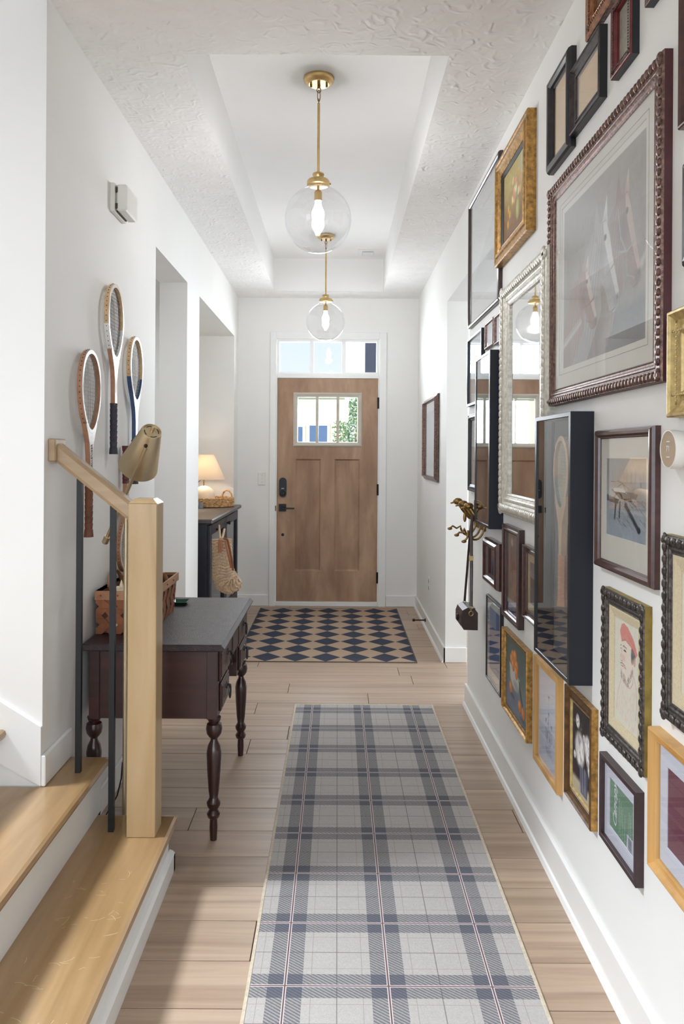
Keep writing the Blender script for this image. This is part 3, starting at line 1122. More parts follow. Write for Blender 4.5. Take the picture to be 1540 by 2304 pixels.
b.build('rug_pile', M['plaid'], rn)
b = B()
sweep_rect(b, -.2255, .5285, 1.15, 4.218, [(0, 0), (.0, .005), (.002, .0078), (.009, .0078), (.011, .005)], lambda u, z, h: (u, z, h))
b.build('rug_binding', M['rug_cream'], rn)

# ------------------------------------------------------------------ desk
DT = .703
dk = thing('writing_desk', 'dark mahogany writing desk with turned legs against the left wall', 'desk', (-.64, 3.14, 0))
X1, X0, Ya, Yb = -.388, -.888, 2.69, 3.585
b = B()
prof = [(0.0, DT), (.0, DT)]
# moulded top: stacked boards with a stepped ogee edge
b.cbox(X0, X1 - .012, Ya + .004, Yb - .004, DT - .006, DT, .002)
b.prism([(X0, DT - .018), (X1, DT - .018), (X1, DT - .013), (X1 - .011, DT - .003), (X1 - .013, DT - .003), (X0, DT - .003)], 'Y', Ya, Yb)
b.cbox(X0, X1 - .008, Ya + .008, Yb - .008, DT - .026, DT - .017, .003)
b.build('desk_top', M['desk_top'], dk)
Zb, Zc = .436, DT - .026
fx1 = -.418
b = B()
for (ya, yb) in ((2.722, 2.985), (3.245, 3.545)):
    b.box(-.868, fx1, ya, yb, Zb, Zc)
b.box(-.868, fx1 - .012, 2.985, 3.245, Zc - .115, Zc)
b.box(-.868, -.85, 2.985, 3.245, Zb, Zc)
b.build('desk_case', M['desk'], dk)
# near side: frame and recessed panel
for xa_ in (-.868, -.454):
    B().cbox(xa_, xa_ + .036, 2.714, 2.7225, Zb, Zc, .001).build('corner_post', M['desk'], dk)
def pull(x, y, z, parent):
    b = B()
    b.lathe([(0, 0), (.014, 0), (.013, .003), (.004, .006), (.004, .012), (0, .013)], (0, 0, 0), 10, Matrix.Translation((x, y, z)) @ Matrix.Rotation(PI / 2, 4, 'Y'))
    pts = [(x + .013, y + math.sin(a) * .014, z - .024 + math.cos(a) * .024) for a in np.linspace(0, 2 * PI, 17)]
    b.tube(pts, .0034, 6)
    b.build('drawer_pull', M['gunmetal'], parent, smooth=True)
def drawer(ya, yb, z0, z1, py_=None):
    b = B()
    b.cbox(fx1, fx1 + .008, ya, yb, z0, z1, .003)
    k = .012
    b.cbox(fx1 + .004, fx1 + .011, ya + k, yb - k, z0 + k, z1 - k, .002)
    o = b.build('drawer', M['desk'], dk)
    if py_: pull(fx1 + .011, py_, (z0 + z1) / 2 + .014, o)
drawer(2.745, 3.02, Zc - .118, Zc - .008, 2.905)
drawer(2.765, 2.955, Zb + .012, Zc - .130, 2.875)
drawer(3.22, 3.525, Zc - .118, Zc - .008, 3.385)
drawer(3.28, 3.515, Zb + .012, Zc - .130, 3.42)
drawer(3.03, 3.21, Zc - .108, Zc - .012, None)
# curved apron brackets beside the kneehole
for s_, y0 in ((1, 2.985), (-1, 3.245)):
    b = B()
    pts = [(y0, Zc - .115), (y0, Zc - .185)]
    for k in range(7):
        a = k / 6 * PI / 2
        pts.append((y0 + s_ * .075 * math.sin(a), Zc - .115 - .07 * (1 - math.sin(a)) * math.cos(a) ** .5 if k < 6 else Zc - .115))
    if s_ < 0: pts = pts[::-1]
    b.prism(pts[1:], 'X', fx1 - .02, fx1 - .002) if s_ > 0 else b.prism(pts[:-1], 'X', fx1 - .02, fx1 - .002)
    b.build('apron_bracket', M['desk'], dk)
lp = [(0, 0), (.012, 0), (.0145, .045), (.013, .075), (.021, .082), (.024, .094), (.018, .104), (.015, .108), (.023, .122), (.025, .134), (.017, .146), (.015, .152),
      (.019, .18), (.024, .25), (.0265, .31), (.022, .335), (.013, .352), (.012, .36), (.018, .366), (.026, .378), (.029, .396), (.026, .412), (.018, .418), (.022, .424), (.024, .431), (.024, Zb)]
for (lx_, ly_) in ((-.432, 2.745), (-.432, 3.512), (-.858, 2.745), (-.858, 3.512)):
    b = B()
    b.lathe([(r_ * 1.0, z) for r_, z in lp] + [(0, Zb)], (lx_, ly_, 0), 22)
    b.build('leg', M['desk_leg'], dk, smooth=True)

# ------------------------------------------------------------------ floor lamp behind the newel
fl = thing('floor_lamp', 'brass pharmacy floor lamp with tilted cone shade behind the newel post', 'lamp', (-.722, 2.635, 0))
px_, py_ = -.719, 2.635
B().lathe([(0, 0), (.095, 0), (.097, .006), (.09, .016), (.02, .02), (.012, .03), (0, .03)], (px_, py_, 0), 32).build('lamp_base', M['lamp_brass'], fl, smooth=True)
J = at(281, 1120, 2.60)
B().tube([(px_, py_, .02), (px_, py_, J.z - .01)], .0075, 12).build('pole', M['lamp_brass'], fl, smooth=True)
Aend = at(329, 1006, 2.455)
Bend = at(240, 1212, 2.66)
B().tube([Aend, Bend], .0062, 10).build('arm', M['lamp_brass'], fl, smooth=True)
dirn = (Bend - Aend).normalized()
B().tube([Bend - dirn * .012, Bend + dirn * .018], .011, 14).build('counterweight', M['lamp_brass'], fl, smooth=True)
B().sphere((J.x, py_ - .03, J.z - .005), .014, 12, 8).build('arm_joint', M['lamp_brass'], fl, smooth=True)
Sb, St = at(311, 1050, 2.60), at(342, 970, 2.49)
ax = (St - Sb).normalized()
q = Vector((0, 0, 1)).rotation_difference(ax).to_matrix().to_4x4()
L = (St - Sb).length
Ms = Matrix.Translation(Sb) @ q
rb, rt = .066, .0335
sh = B()
sh.lathe([(rb - .002, 0), (rb, 0), (rt, L - .002), (rt - .001, L), (rt - .0045, L), (rt - .0045, L - .0035), (0, L - .0035)], (0, 0, 0), 48, Ms)
sh.lathe([(0, L - .006), (rt - .003, L - .006), (rb - .002, 0)], (0, 0, 0), 48, Ms)
sh.build('lamp_shade', M['lamp_brass'], fl, smooth=True)
vb = B()
for k in range(4):
    a0 = k * PI / 2 + .2
    rr0, rr1 = .0215, .0245
    pts0, pts1 = [], []
    for j in range(7):
        a = a0 + j / 6 * .95
        pts0.append(Ms @ Vector((rr0 * math.cos(a), rr0 * math.sin(a), L - .0031)))
        pts1.append(Ms @ Vector((rr1 * math.cos(a), rr1 * math.sin(a), L - .0031)))
    vs = pts0 + pts1
    vb.add(vs, [(j, j + 7, j + 8, j + 1) for j in range(6)])
vb.build('vent_slots', M['black_metal'], fl)
B().lathe([(0, L - .003), (.0055, L - .003), (.0055, L + .018), (.0045, L + .02), (0, L + .02)], (0, 0, 0), 12, Ms).build('switch_knob', M['lamp_brass'], fl, smooth=True)
B().sphere(Aend + Vector((0, -.004, .004)), .0065, 10, 6).build('shade_pivot', M['black_metal'], fl)

# cord on the floor behind the stairs
cd = B()
pts = [at(276, 1715, 2.80), at(273, 1752, 2.80), at(264, 1790, 2.80), at(250, 1815, 2.78), at(238, 1835, 2.76), at(225, 1860, 2.74)]
sm = []
for i in range(len(pts) - 1):
    for t in (0, .33, .66):
        sm.append(pts[i].lerp(pts[i + 1], t))
sm.append(pts[-1])
cd.tube(sm, .0028, 6)
tag(cd.build('power_cord', M['cord'], smooth=True), 'black power cord looping down behind the bottom stair tread', 'cord')
cd = B()
cd.tube([at(222, 1700, 2.74), at(221, 1760, 2.74), at(222, 1800, 2.74), at(224, 1835, 2.74)], .0028, 6)
tag(cd.build('power_cord', M['cord'], smooth=True), 'black cord hanging straight down just beside the second stair tread', 'cord')

# ------------------------------------------------------------------ woven basket on the desk
bk = thing('splint_basket', 'brown woven splint basket with pale rim and hoop handles on the desk', 'basket', (-.785, 3.05, DT))
bx0, bx1, by0, by1, bz0, bz1 = -.884, -.678, 2.83, 3.275, DT, DT + .162
tap = .012
b = B()
def bcorner(x, y, z):
    k = 1 - (z - bz0) / (bz1 - bz0)
    cx, cy = (bx0 + bx1) / 2, (by0 + by1) / 2
    return (x + (cx - x) / abs(cx - x) * tap * k, y + (cy - y) / abs(cy - y) * tap * 1.6 * k, z)
ring = [(bx0 + .006, by0 + .006), (bx1 - .006, by0 + .006), (bx1 - .006, by1 - .006), (bx0 + .006, by1 - .006)]
vs = [bcorner(x, y, bz0 + .002) for x, y in ring] + [bcorner(x, y, bz1 - .01) for x, y in ring]
b.add(vs, [(0, 3, 2, 1), (0, 1, 5, 4), (1, 2, 6, 5), (2, 3, 7, 6), (3, 0, 4, 7)])
b.build('basket_lining', plain('dark_basket_inside', (92, 54, 34), .7), bk)
# diagonal splints on each side
def side_splints(p0, p1, nrm, n):
    Lh = (Vector(p1) - Vector(p0)).length
    Hh = bz1 - .03 - bz0
    d = Lh / n
    u = (Vector(p1) - Vector(p0)).normalized()
    for sgn in (1, -1):
        for k in range(-int(Hh / d) - 1, n + int(Hh / d) + 2):
            # strip centre line crosses bottom at s=k*d and climbs with slope sgn
            wdt = d * .64
            segs = max(3, int(Hh / (d / 4)))
            quads = []
            for j in range(segs):
                t0, t1 = j / segs, (j + 1) / segs
                s0 = k * d + sgn * t0 * Hh
                s1 = k * d + sgn * t1 * Hh
                q = [s0 - wdt / 2, s0 + wdt / 2, s1 + wdt / 2, s1 - wdt / 2]
                if max(q) < .001 or min(q) > Lh - .001: continue
                q = [min(max(v_, 0), Lh) for v_ in q]
                off = .0035 + .0024 * (1 if sgn > 0 else -1) * math.sin(PI * ((t0 + t1) / 2 * Hh / (d / 2)))
                quads.append((q, t0, t1, off))
            if not quads: continue
            sb = B()
            for q, t0, t1, off in quads:
                out = []
                for s_, t in ((q[0], t0), (q[1], t0), (q[2], t1), (q[3], t1)):
                    z = bz0 + .001 + t * Hh
                    base_ = Vector(p0) + u * s_
                    kk = 1 - (z - bz0) / (bz1 - bz0)
                    inn = tap * kk
                    out.append(base_ + Vector((0, 0, z - bz0)) - Vector(nrm) * inn + Vector(nrm) * off)
                inner_ = [o_ - Vector(nrm) * .003 for o_ in out]
                sb.add([tuple(v_) for v_ in out + inner_], [(0, 1, 2, 3), (7, 6, 5, 4), (0, 4, 5, 1), (1, 5, 6, 2), (2, 6, 7, 3), (3, 7, 4, 0)])
            c0 = sb.v[0]
            sb.build('splint', M['splint'], bk, loc=c0)
side_splints((bx0, by0 + .004, bz0), (bx1, by0 + .004, bz0), (0, -1, 0), 3)
side_splints((bx1 - .004, by0, bz0), (bx1 - .004, by1, bz0), (1, 0, 0), 6)
b = B()
def ringband(z0, z1, o0, th):
    vs = []
    for z in (z0, z1):
        for dd_ in (o0, o0 + th):
            for (x, y) in ((bx0 - dd_ * 0, by0 - dd_), (bx1 + dd_, by0 - dd_), (bx1 + dd_, by1 + dd_), (bx0 - dd_ * 0, by1 + dd_)):
                vs.append((x, y, z))
    # index: z*8 + o*4 + k
    fs = []
    for k in range(4):
        k2 = (k + 1) % 4
        fs += [(4 + k, 4 + k2, 12 + k2, 12 + k), (k2, k, 8 + k, 8 + k2), (8 + k, 12 + k, 12 + k2, 8 + k2), (k, k2, 4 + k2, 4 + k)]
    b.add(vs, fs)
ringband(bz1 - .032, bz1, .001, .006)
b.build('basket_rim', M['splint_rim'], bk)
for (hx, ya, yb, hh) in ((bx1 - .004, 2.93, 3.12, .055), (bx0 + .012, 2.97, 3.14, .062)):
    b = B()
    pts = [(hx - .01 * math.sin(a), (ya + yb) / 2 - math.cos(a) * (yb - ya) / 2, bz1 - .02 + math.sin(a) * hh) for a in np.linspace(0, PI, 15)]
    b.tube(pts, .008, 8, flat=(.35, 1))
    b.build('basket_handle', M['splint_rim'], bk, smooth=True)
for yk in (2.87, 2.96, 3.06, 3.17):
    B().sphere((bx1 + .008, yk, bz1 - .015), .003, 6, 4).build('rivet', M['brass_dark'], bk)
for xk in (-.862, -.80, -.74):
    B().sphere((xk, by0 - .008, bz1 - .016), .003, 6, 4).build('rivet', M['brass_dark'], bk)

cn = thing('pillar_candle', 'cream pillar candle with pointed wick tip inside the splint basket', 'candle', (-.80, 2.895, DT + .004))
B().lathe([(0, 0), (.042, 0), (.042, .154), (.040, .158), (.030, .156), (0, .152)], (-.805, 2.89, DT + .006), 28).build('wax', M['wax'], cn, smooth=True)
B().lathe([(0, .156), (.006, .160), (.0075, .168), (.004, .180), (0, .190)], (-.805, 2.89, DT + .004), 12).build('flame_tip', M['wax'], cn, smooth=True)
cc = at(276, 1310, 3.02)
B_ = B().cbox(-.83, -.765, 3.0, 3.05, DT + .004, at(275, 1283, 3.0).z, .002)
tag(B_.build('tea_box', M['amber']), 'tall amber card box standing in the splint basket behind the candle', 'box')
bz = at(362, 1270, 3.12).z
bo = thing('black_bottle', 'slim black bottle with grey markings at the back of the splint basket', 'bottle', (-.72, 3.12, DT))
bh = bz - DT
B().lathe([(0, .004), (.018, .004), (.019, .01), (.019, bh - .05), (.014, bh - .035), (.008, bh - .025), (0, bh - .025)], (-.722, 3.12, DT), 20).build('bottle_body', M['bottle'], bo, smooth=True)
B().lathe([(0, bh - .03), (.011, bh - .03), (.011, bh - .004), (0, bh - .002)], (-.722, 3.12, DT), 14).build('bottle_cap', M['label'], bo, smooth=True)
for k in range(5):
    B().box(-.731, -.713, 3.0995, 3.1035, DT + .10 + k * .012, DT + .105 + k * .012).build('label_band', M['label'], bo)
gd = thing('green_dish', 'small square green glazed dish on the desk beside the basket', 'dish', (-.668, 3.44, DT))
b = B()
sweep_rect(b, -.725, -.655, 3.38, 3.46, [(.012, 0), (0, .014), (.004, .015), (.015, .004), (.035, .004)], lambda u, z, h: (u, z, DT + .0005 + h))
b.build('dish_body', M['green_ceramic'], gd)

# ------------------------------------------------------------------ niche cabinet
CZ = .929
cb = thing('sideboard_cabinet', 'black painted sideboard cabinet set in the left wall niche', 'cabinet', (-1.15, 5.9, 0))
cy0, cy1 = 5.16, 6.665
b = B()
b.cbox(-1.455, -.828, cy0 - .02, cy1 + .02, CZ - .032, CZ, .008)
b.build('cabinet_top', M['cab_top'], cb)
b = B()
b.box(-1.44, -.872, cy0 + .01, cy1 - .01, .10, CZ - .032)
b.box(-1.44, -.885, cy0 + .03, cy1 - .03, .04, .10)
b.build('cabinet_case', M['cabinet'], cb)
b = B()
for yk in (cy0 + .02, cy1 - .09):
    b.prism([(yk, 0), (yk + .05, 0), (yk + .07, .06), (yk + .07, .12), (yk, .12)], 'X', -.915, -.868)
b.build('cabinet_foot', M['cabinet'], cb)
M['dark_glass'] = plain('dark_cabinet_glass', (30, 32, 40), 0.12)
nd = 2
wd = (cy1 - cy0 - .06) / nd
for k in range(nd):
    ya, yb = cy0 + .03 + k * wd + .004, cy0 + .03 + (k + 1) * wd - .004
    b = B()
    z0, z1 = .13, CZ - .045
    fr = .07
    b.cbox(-.872, -.852, ya, ya + fr, z0, z1, .002)
    b.cbox(-.872, -.852, yb - fr, yb, z0, z1, .002)
    b.cbox(-.872, -.852, ya + fr, yb - fr, z1 - fr, z1, .002)
    b.cbox(-.872, -.852, ya + fr, yb - fr, z0, z0 + fr, .002)
    d = b.build('cabinet_door', M['cabinet'], cb)
    B().box(-.872, -.866, ya + fr, yb - fr, z0 + fr, z1 - fr).build('door_glass', M['dark_glass'], d)
    yk = ya + .06 if k else 5.45
    b = B()
    b.tube([(-.852, yk, z1 - .05), (-.838, yk, z1 - .05), (-.838, yk, z1 - .05), (-.825, yk, z1 - .05)], [.006, .006, .014, .013], 12)
    b.build('door_knob', M['black_metal'], d, smooth=True)

ty = thing('woven_tray', 'round golden woven tray with loop handles on the niche cabinet', 'tray', (-1.06, 6.43, CZ))
tcx, tcy, tr_ = -1.065, 6.44, .205
for k in range(6):
    b = B()
    pts = []
    n = 84
    for j in range(n + 1):
        a = j / n * 2 * PI
        wob = .0025 * math.sin(a * 21 + k * PI)
        pts.append((tcx + (tr_ - .006 + wob) * math.cos(a), tcy + (tr_ - .006 + wob) * math.sin(a), CZ + .008 + k * .0122 + .0015 * math.sin(a * 30 + k * PI)))
    b.tube(pts, .0062, 6, cap=False)
    b.build('woven_coil', M['rattan'], ty, smooth=True)
B().lathe([(0, .002), (tr_ - .01, .002), (tr_ - .01, .008), (0, .008)], (tcx, tcy, CZ), 40).build('tray_bottom', M['rattan'], ty)
for (hx, hy, dx_, dy2) in ((tcx + .150, tcy - .02, .046, -.03), (tcx - .150, tcy + .02, .046, -.03)):
    b = B()
    pts = [Vector((hx - math.cos(a) * dx_, hy - math.cos(a) * dy2, CZ + .066 + math.sin(a) * .068)) for a in np.linspace(0, PI, 15)]
    b.tube(pts, .0075, 8)
    b.build('tray_handle', M['rattan'], ty, smooth=True)

tl = thing('table_lamp', 'lit table lamp with cream dome base and linen cone shade in the niche', 'lamp', (-1.128, 6.45, CZ))
lc = at(459, 1085, 6.44)
lx_, ly_ = lc.x, 6.44
zb_ = CZ + .009
dome = [(0, zb_), (.075, zb_), (.088, zb_ + .01), (.095, zb_ + .05), (.092, zb_ + .09), (.078, zb_ + .125), (.05, zb_ + .15), (.02, zb_ + .16), (0, zb_ + .162)]
B().lathe(dome, (lx_, ly_, 0), 36).build('lamp_body', M['ceramic'], tl, smooth=True)
B().tube([(lx_, ly_, zb_ + .155), (lx_, ly_, zb_ + .23)], .007, 10).build('lamp_stem', M['brass'], tl, smooth=True)
zs0, zs1 = at(459, 1078, 6.44).z, at(459, 1023, 6.44).z
m, nt, bs = new_mat('glowing_linen_shade')
bs.inputs['Base Color'].default_value = lin((244, 234, 218))
bs.inputs['Roughness'].default_value = .9
bs.inputs['Transmission Weight'].default_value = 0.0
tr2 = nt.nodes.new('ShaderNodeBsdfTranslucent')
tr2.inputs[0].default_value = lin((250, 236, 214))
mx = nt.nodes.new('ShaderNodeMixShader')
mx.inputs[0].default_value = .45
nt.links.new(bs.outputs[0], mx.inputs[1])
nt.links.new(tr2.outputs[0], mx.inputs[2])
nt.links.new(mx.outputs[0], nt.nodes['Material Output'].inputs[0])
B().lathe([(.175, zs0), (.082, zs1), (.081, zs1), (.174, zs0 + .001), (.175, zs0)], (lx_, ly_, 0), 48).build('lamp_shade', m, tl, smooth=True)
B().lathe([(0, zs0 + .06), (.02, zs0 + .07), (.028, zs0 + .1), (.02, zs0 + .125), (0, zs0 + .13)], (lx_, ly_, 0), 14).build('bulb', M['bulb'], tl, smooth=True)
ld = bpy.data.lights.new('table_lamp_glow', 'POINT')
ld.energy = 1.7
ld.color = (1.0, .86, .68)
ld.shadow_soft_size = .03
lo = bpy.data.objects.new('table_lamp_glow', ld)
COL.objects.link(lo)
lo.location = (lx_, ly_ - .045, zs0 + .10)

# plant and tealight glimpsed at the niche edge
pl = thing('small_plant', 'green leafed potted plant mostly hidden by the niche edge', 'plant', (-1.24, 6.1, CZ))
B().lathe([(0, 0), (.04, 0), (.055, .08), (.05, .085), (.045, .07), (0, .07)], (-1.25, 6.1, CZ + .0005), 20).build('pot', M['ceramic'], pl, smooth=True)
for k in range(9):
    a = k * 2.4
    L_ = .09 + .02 * (k % 3)
    p0 = Vector((-1.25, 6.1, CZ + .07))
    dr = Vector((math.cos(a), math.sin(a), 0))
    tip = p0 + dr * L_ + Vector((0, 0, .10 + .01 * k))
    if k == 0:
        tip = at(455, 1078, 6.05)
    mid = (p0 + tip) / 2 + Vector((0, 0, .02))
    sd = dr.cross(Vector((0, 0, 1))).normalized() * .022
    B().add([p0, mid - sd, tip, mid + sd], [(0, 1, 2, 3)]).build('leaf', M['leaf'], pl)
tq = at(451, 1113, 6.16)
tlh = thing('tealight_glass', 'small glass tealight holder with silver cup on the niche cabinet', 'candle holder', (tq.x, 6.18, CZ))
B().lathe([(0, 0), (.024, 0), (.026, .045), (.024, .045), (.022, .004), (0, .004)], (tq.x, 6.18, CZ + .0005), 20).build('glass_cup', plain('silvered_cup', (190, 190, 192), .2, .8), tlh, smooth=True)
B().lathe([(0, .005), (.02, .005), (.02, .02), (0, .022)], (tq.x, 6.18, CZ), 16).build('candle', M['wax'], tlh)

# woven stocking on cabinet door knob
sk = thing('woven_stocking', 'braided seagrass stocking hanging from the niche cabinet knob', 'stocking', (-.8, 5.5, .6))
Ys = 5.10
path = [(499, 1213, 20), (500, 1235, 20), (501, 1258, 20), (502, 1280, 22), (505, 1296, 25), (510, 1307, 26), (517, 1312, 24), (525, 1311, 20), (532, 1307, 16), (539, 1302, 8)]
# leg: circles ; build loft
P3 = [at(x, y, Ys) for x, y, r in path]
R3 = [r * Ys / F for x, y, r in path]
# resample finely
fine, fr_ = [], []
for i in range(len(P3) - 1):
    for t in np.linspace(0, 1, 13)[:-1]:
        fine.append(P3[i].lerp(P3[i + 1], float(t)))
        fr_.append(R3[i] * (1 - t) + R3[i + 1] * t)
fine.append(P3[-1]); fr_.append(R3[-1])
vs, fs = [], []
n = 60
cum = 0
for i, (p, r_) in enumerate(zip(fine, fr_)):
    if i: cum += (fine[i] - fine[i - 1]).length
    t = (fine[min(i + 1, len(fine) - 1)] - fine[max(i - 1, 0)]).normalized()
    if i < 44: t = Vector((0, 0, -1)).lerp(t, .5).normalized()
    a = Vector((0, 1, 0))
    s_ = t.cross(a).normalized()
    for k in range(n):
        an = k * 2 * PI / n
        brd = .009 * abs(math.sin(cum / .020 * PI + 2.2 * abs(math.sin(an * 2.5)))) ** .7 + .001 * math.sin(an * 14 + cum * 300)
        vs.append(p + s_ * math.cos(an) * (r_ + brd) + a * math.sin(an) * (min(r_, .05) * .62 + brd))
for i in range(len(fine) - 1):
    for k in range(n):
        k2 = (k + 1) % n
        fs.append((i * n + k, i * n + k2, (i + 1) * n + k2, (i + 1) * n + k))
fs.append(tuple((len(fine) - 1) * n + k for k in range(n)))
fs.append(tuple(range(n))[::-1])
B().add(vs, fs).build('woven_body', M['seagrass'], sk, smooth=True)
b = B()
for (pa, pb_, pc) in (((496, 1213), (494, 1198), (493, 1183)), ((500, 1213), (503, 1200), (505, 1191))):
    pts = [at(*pa, Ys), at(*pb_, Ys + .12), at(*pc, Ys + .30)]
    b.tube(pts, .0085, 8)
b.build('rope_loop', M['seagrass'], sk, smooth=True)
b = B()
b.tube([at(503, 1211, Ys - .04), at(512, 1214, Ys - .05), at(518, 1240, Ys - .06), at(522, 1262, Ys - .065), at(525, 1284, Ys - .06)], .009, 6, flat=(.25, 1))
b.tube([at(507, 1216, Ys - .07), at(512, 1240, Ys - .08), at(517, 1262, Ys - .08), at(521, 1278, Ys - .07)], .007, 6, flat=(.25, 1))
b.build('leather_strap', M['leather'], sk)
tagc = at(495, 1228, Ys - .085)
b = B().cbox(tagc.x - .012, tagc.x + .012, tagc.y - .002, tagc.y + .03, tagc.z - .04, tagc.z + .04, .002)
b.build('leather_patch', M['leather'], sk)

# ------------------------------------------------------------------ door chime box
ch = thing('door_chime', 'white plastic door chime box high on the left wall', 'door chime', (XL, 3.12, 2.38))
cy_a, cy_b, cz_a, cz_b = 3.03, 3.205, 2.318, 2.43
B().cbox(XL, XL + .02, cy_a, cy_b, cz_a, cz_b, .003).build('back_plate', M['white_plastic'], ch)
B().cbox(XL + .024, XL + .066, cy_a + .006, cy_b - .006, cz_a + .004, cz_b - .004, .006).build('cover', M['white_plastic'], ch)
B().box(XL + .018, XL + .03, cy_a + .014, cy_b - .014, cz_a + .008, cz_b - .008).build('inner_core', M['label'], ch)
for z in (cz_a + .022, cz_b - .026):
    B().box(XL + .021, XL + .03, cy_a + .0045, cy_a + .02, z - .010, z + .010).build('clip', M['dark_slot'], ch)
B().box(XL + .022, XL + .028, cy_a + .02, cy_b - .03, cz_a + .0015, cz_a + .012).build('sound_slot', M['dark_slot'], ch)

# ------------------------------------------------------------------ tennis rackets
def racket(pxc, ytop, ybot, label, wood_c, face_c, low_c, grip_c, string_c, flip=False, depth=.03, hw=.112, low_frac=.45, shaft_c=None, text=None, name='tennis_racket', origin=None, rough=.4, wall=True):
    """hangs on the left wall; long axis vertical"""
    d = None
    if origin is None:
        xf = XL + depth
        ym_ = (ytop + ybot) / 2
        x0, _ = unroll(pxc, ym_)
        d = xf * F / (x0 - PX)
        zt_ = at(pxc, ytop, d).z
        zb2 = at(pxc, ybot, d).z
    else:
        xf, d, zt_, zb2 = origin
    Lr = zt_ - zb2
    t = thing(name, label, 'tennis racket', (xf, d, (zt_ + zb2) / 2))
    sx = 1 if wall else -1          # outward direction
    def T(u, v, w_):
        """u across (Y), v up from bottom of grip 0..Lr, w thickness"""
        z = zb2 + v if not flip else zt_ - v
        return (xf + sx * (w_), d + u, z)
    th = .019
    hh = .305 * Lr / .68
    hv = Lr - hh / 2
    a_, b_ = hw, hh / 2
    n = 48
    def egg(r_in, k):
        an = k * 2 * PI / n
        y_ = math.cos(an)
        x_ = math.sin(an) * (1 + .10 * y_) * (1 - .16 * max(0, -y_) ** 2)
        return (x_ * (a_ - r_in), hv + y_ * (b_ - r_in))
    wr_ = .014
    mats = [wood_c, face_c, low_c]
    b = B()
    vs = []
    for k in range(n):
        o_, i_ = egg(0, k), egg(wr_, k)
        vs += [T(o_[0], o_[1], -th), T(o_[0], o_[1], -.001), T(o_[0] * .985, hv + (o_[1] - hv) * .985, 0), T(i_[0], i_[1], 0), T(i_[0], i_[1], -th)]
    for k in range(n):
        k2 = (k + 1) % n
        low = math.cos((k + .5) * 2 * PI / n) < -1 + 2 * low_frac
        for j in range(5):
            j2 = (j + 1) % 5
            mi = (1 if j in (1, 2) else (2 if low else 0))
            b.add([vs[k * 5 + j], vs[k * 5 + j2], vs[k2 * 5 + j2], vs[k2 * 5 + j]], [(0, 1, 2, 3)], mi)
    b.build('head_frame', mats, t)
    # strings
    b = B()
    sw_ = .0006
    def half(v):   # half width at height v
        y_ = max(-1, min(1, (v - hv) / (b_ - wr_)))
        sn = math.sqrt(max(0, 1 - y_ * y_))
        return sn * (1 + .10 * y_) * (1 - .16 * max(0, -y_) ** 2) * (a_ - wr_)
    nv = 20
    for i in range(1, nv):
        v = hv - b_ + wr_ + (2 * (b_ - wr_)) * i / nv
        h_ = half(v)
        p0, p1 = T(-h_, v, -th / 2), T(h_, v, -th / 2)
        b.box(p0[0] - sw_, p0[0] + sw_, p0[1], p1[1], p0[2] - sw_, p0[2] + sw_)
    for i in range(1, 18):
        u = -(a_ - wr_) + 2 * (a_ - wr_) * i / 18
        vv = [v for v in np.linspace(hv - b_ + wr_, hv + b_ - wr_, 60) if half(v) >= abs(u)]
        if len(vv) < 2: continue
        p0, p1 = T(u, vv[0], -th / 2), T(u, vv[-1], -th / 2)
        b.box(p0[0] - sw_, p0[0] + sw_, p0[1] - sw_, p0[1] + sw_, p0[2], p1[2])
    so = b.build('strings', string_c, t)
    so['kind'] = 'stuff'
    # throat and shaft
    gl = .205 * Lr / .68
    vt = hv - b_ + .012
    prof = [(.014, gl - .01), (.014, vt - .13), (.016, vt - .09), (.024, vt - .045), (.044, vt - .005), (.060, vt + .022)]
    b = B()
    L_, R_ = [(-w_, v) for w_, v in prof], [(w_, v) for w_, v in prof]
    top = [egg(wr_ * .6, k) for k in range(n) if abs(egg(wr_ * .6, k)[0]) < .058 and egg(0, k)[1] < hv]
    top = sorted(top, key=lambda q: -q[0])
    poly = L_[::-1] + R_ if False else R_ + top + L_[::-1]
    nn = len(poly)
    f1 = [T(u, v, -.0005) for u, v in poly]
    f0 = [T(u, v, -th + .001) for u, v in poly]
    b.add(f1 + f0, [tuple(range(nn)), tuple(range(nn, 2 * nn))[::-1]], 1)
    b.add(f1 + f0, [(i, (i + 1) % nn, nn + (i + 1) % nn, nn + i) for i in range(nn)], 0)
    # triangulate concave caps by replacing with fan strips
    b.f = b.f[2:]; b.mi = b.mi[2:]
    m_ = len(prof)
    for i in range(m_ - 1):
        a1, a2 = L_[i], L_[i + 1]
        c1, c2 = R_[i], R_[i + 1]
        if i == m_ - 2:
            seq = top
            pts = [T(c1[0], c1[1], -.0005), T(c2[0], c2[1], -.0005)] + [T(u, v, -.0005) for u, v in seq] + [T(a2[0], a2[1], -.0005), T(a1[0], a1[1], -.0005)]
            cp = T(0, c1[1], -.0005)
            for q in range(len(pts) - 1):
                b.add([cp, pts[q], pts[q + 1]], [(0, 1, 2)], 1)
        else:
            b.add([T(a1[0], a1[1], -.0005), T(c1[0], c1[1], -.0005), T(c2[0], c2[1], -.0005), T(a2[0], a2[1], -.0005)], [(0, 1, 2, 3)], 1)
    b.build('shaft', [shaft_c or low_c, face_c], t)
    # grip: octagonal with wrap ridges
    b = B()
    pts, rs = [], []
    nr = 9
    for i in range(nr):
        z0 = .006 + (gl - .006) * i / nr
        z1 = .006 + (gl - .006) * (i + 1) / nr
        pts += [T(0, z0, -th / 2), T(0, z1 - .0015, -th / 2)]
        rs += [.0165, .0185]
    pts = [T(0, 0, -th / 2), T(0, .008, -th / 2)] + pts[1:]
    rs = [.0215, .0205] + rs[1:]
    b.tube(pts, rs, 8, flat=(1, .82) if True else None)
    b.build('grip', grip_c, t)
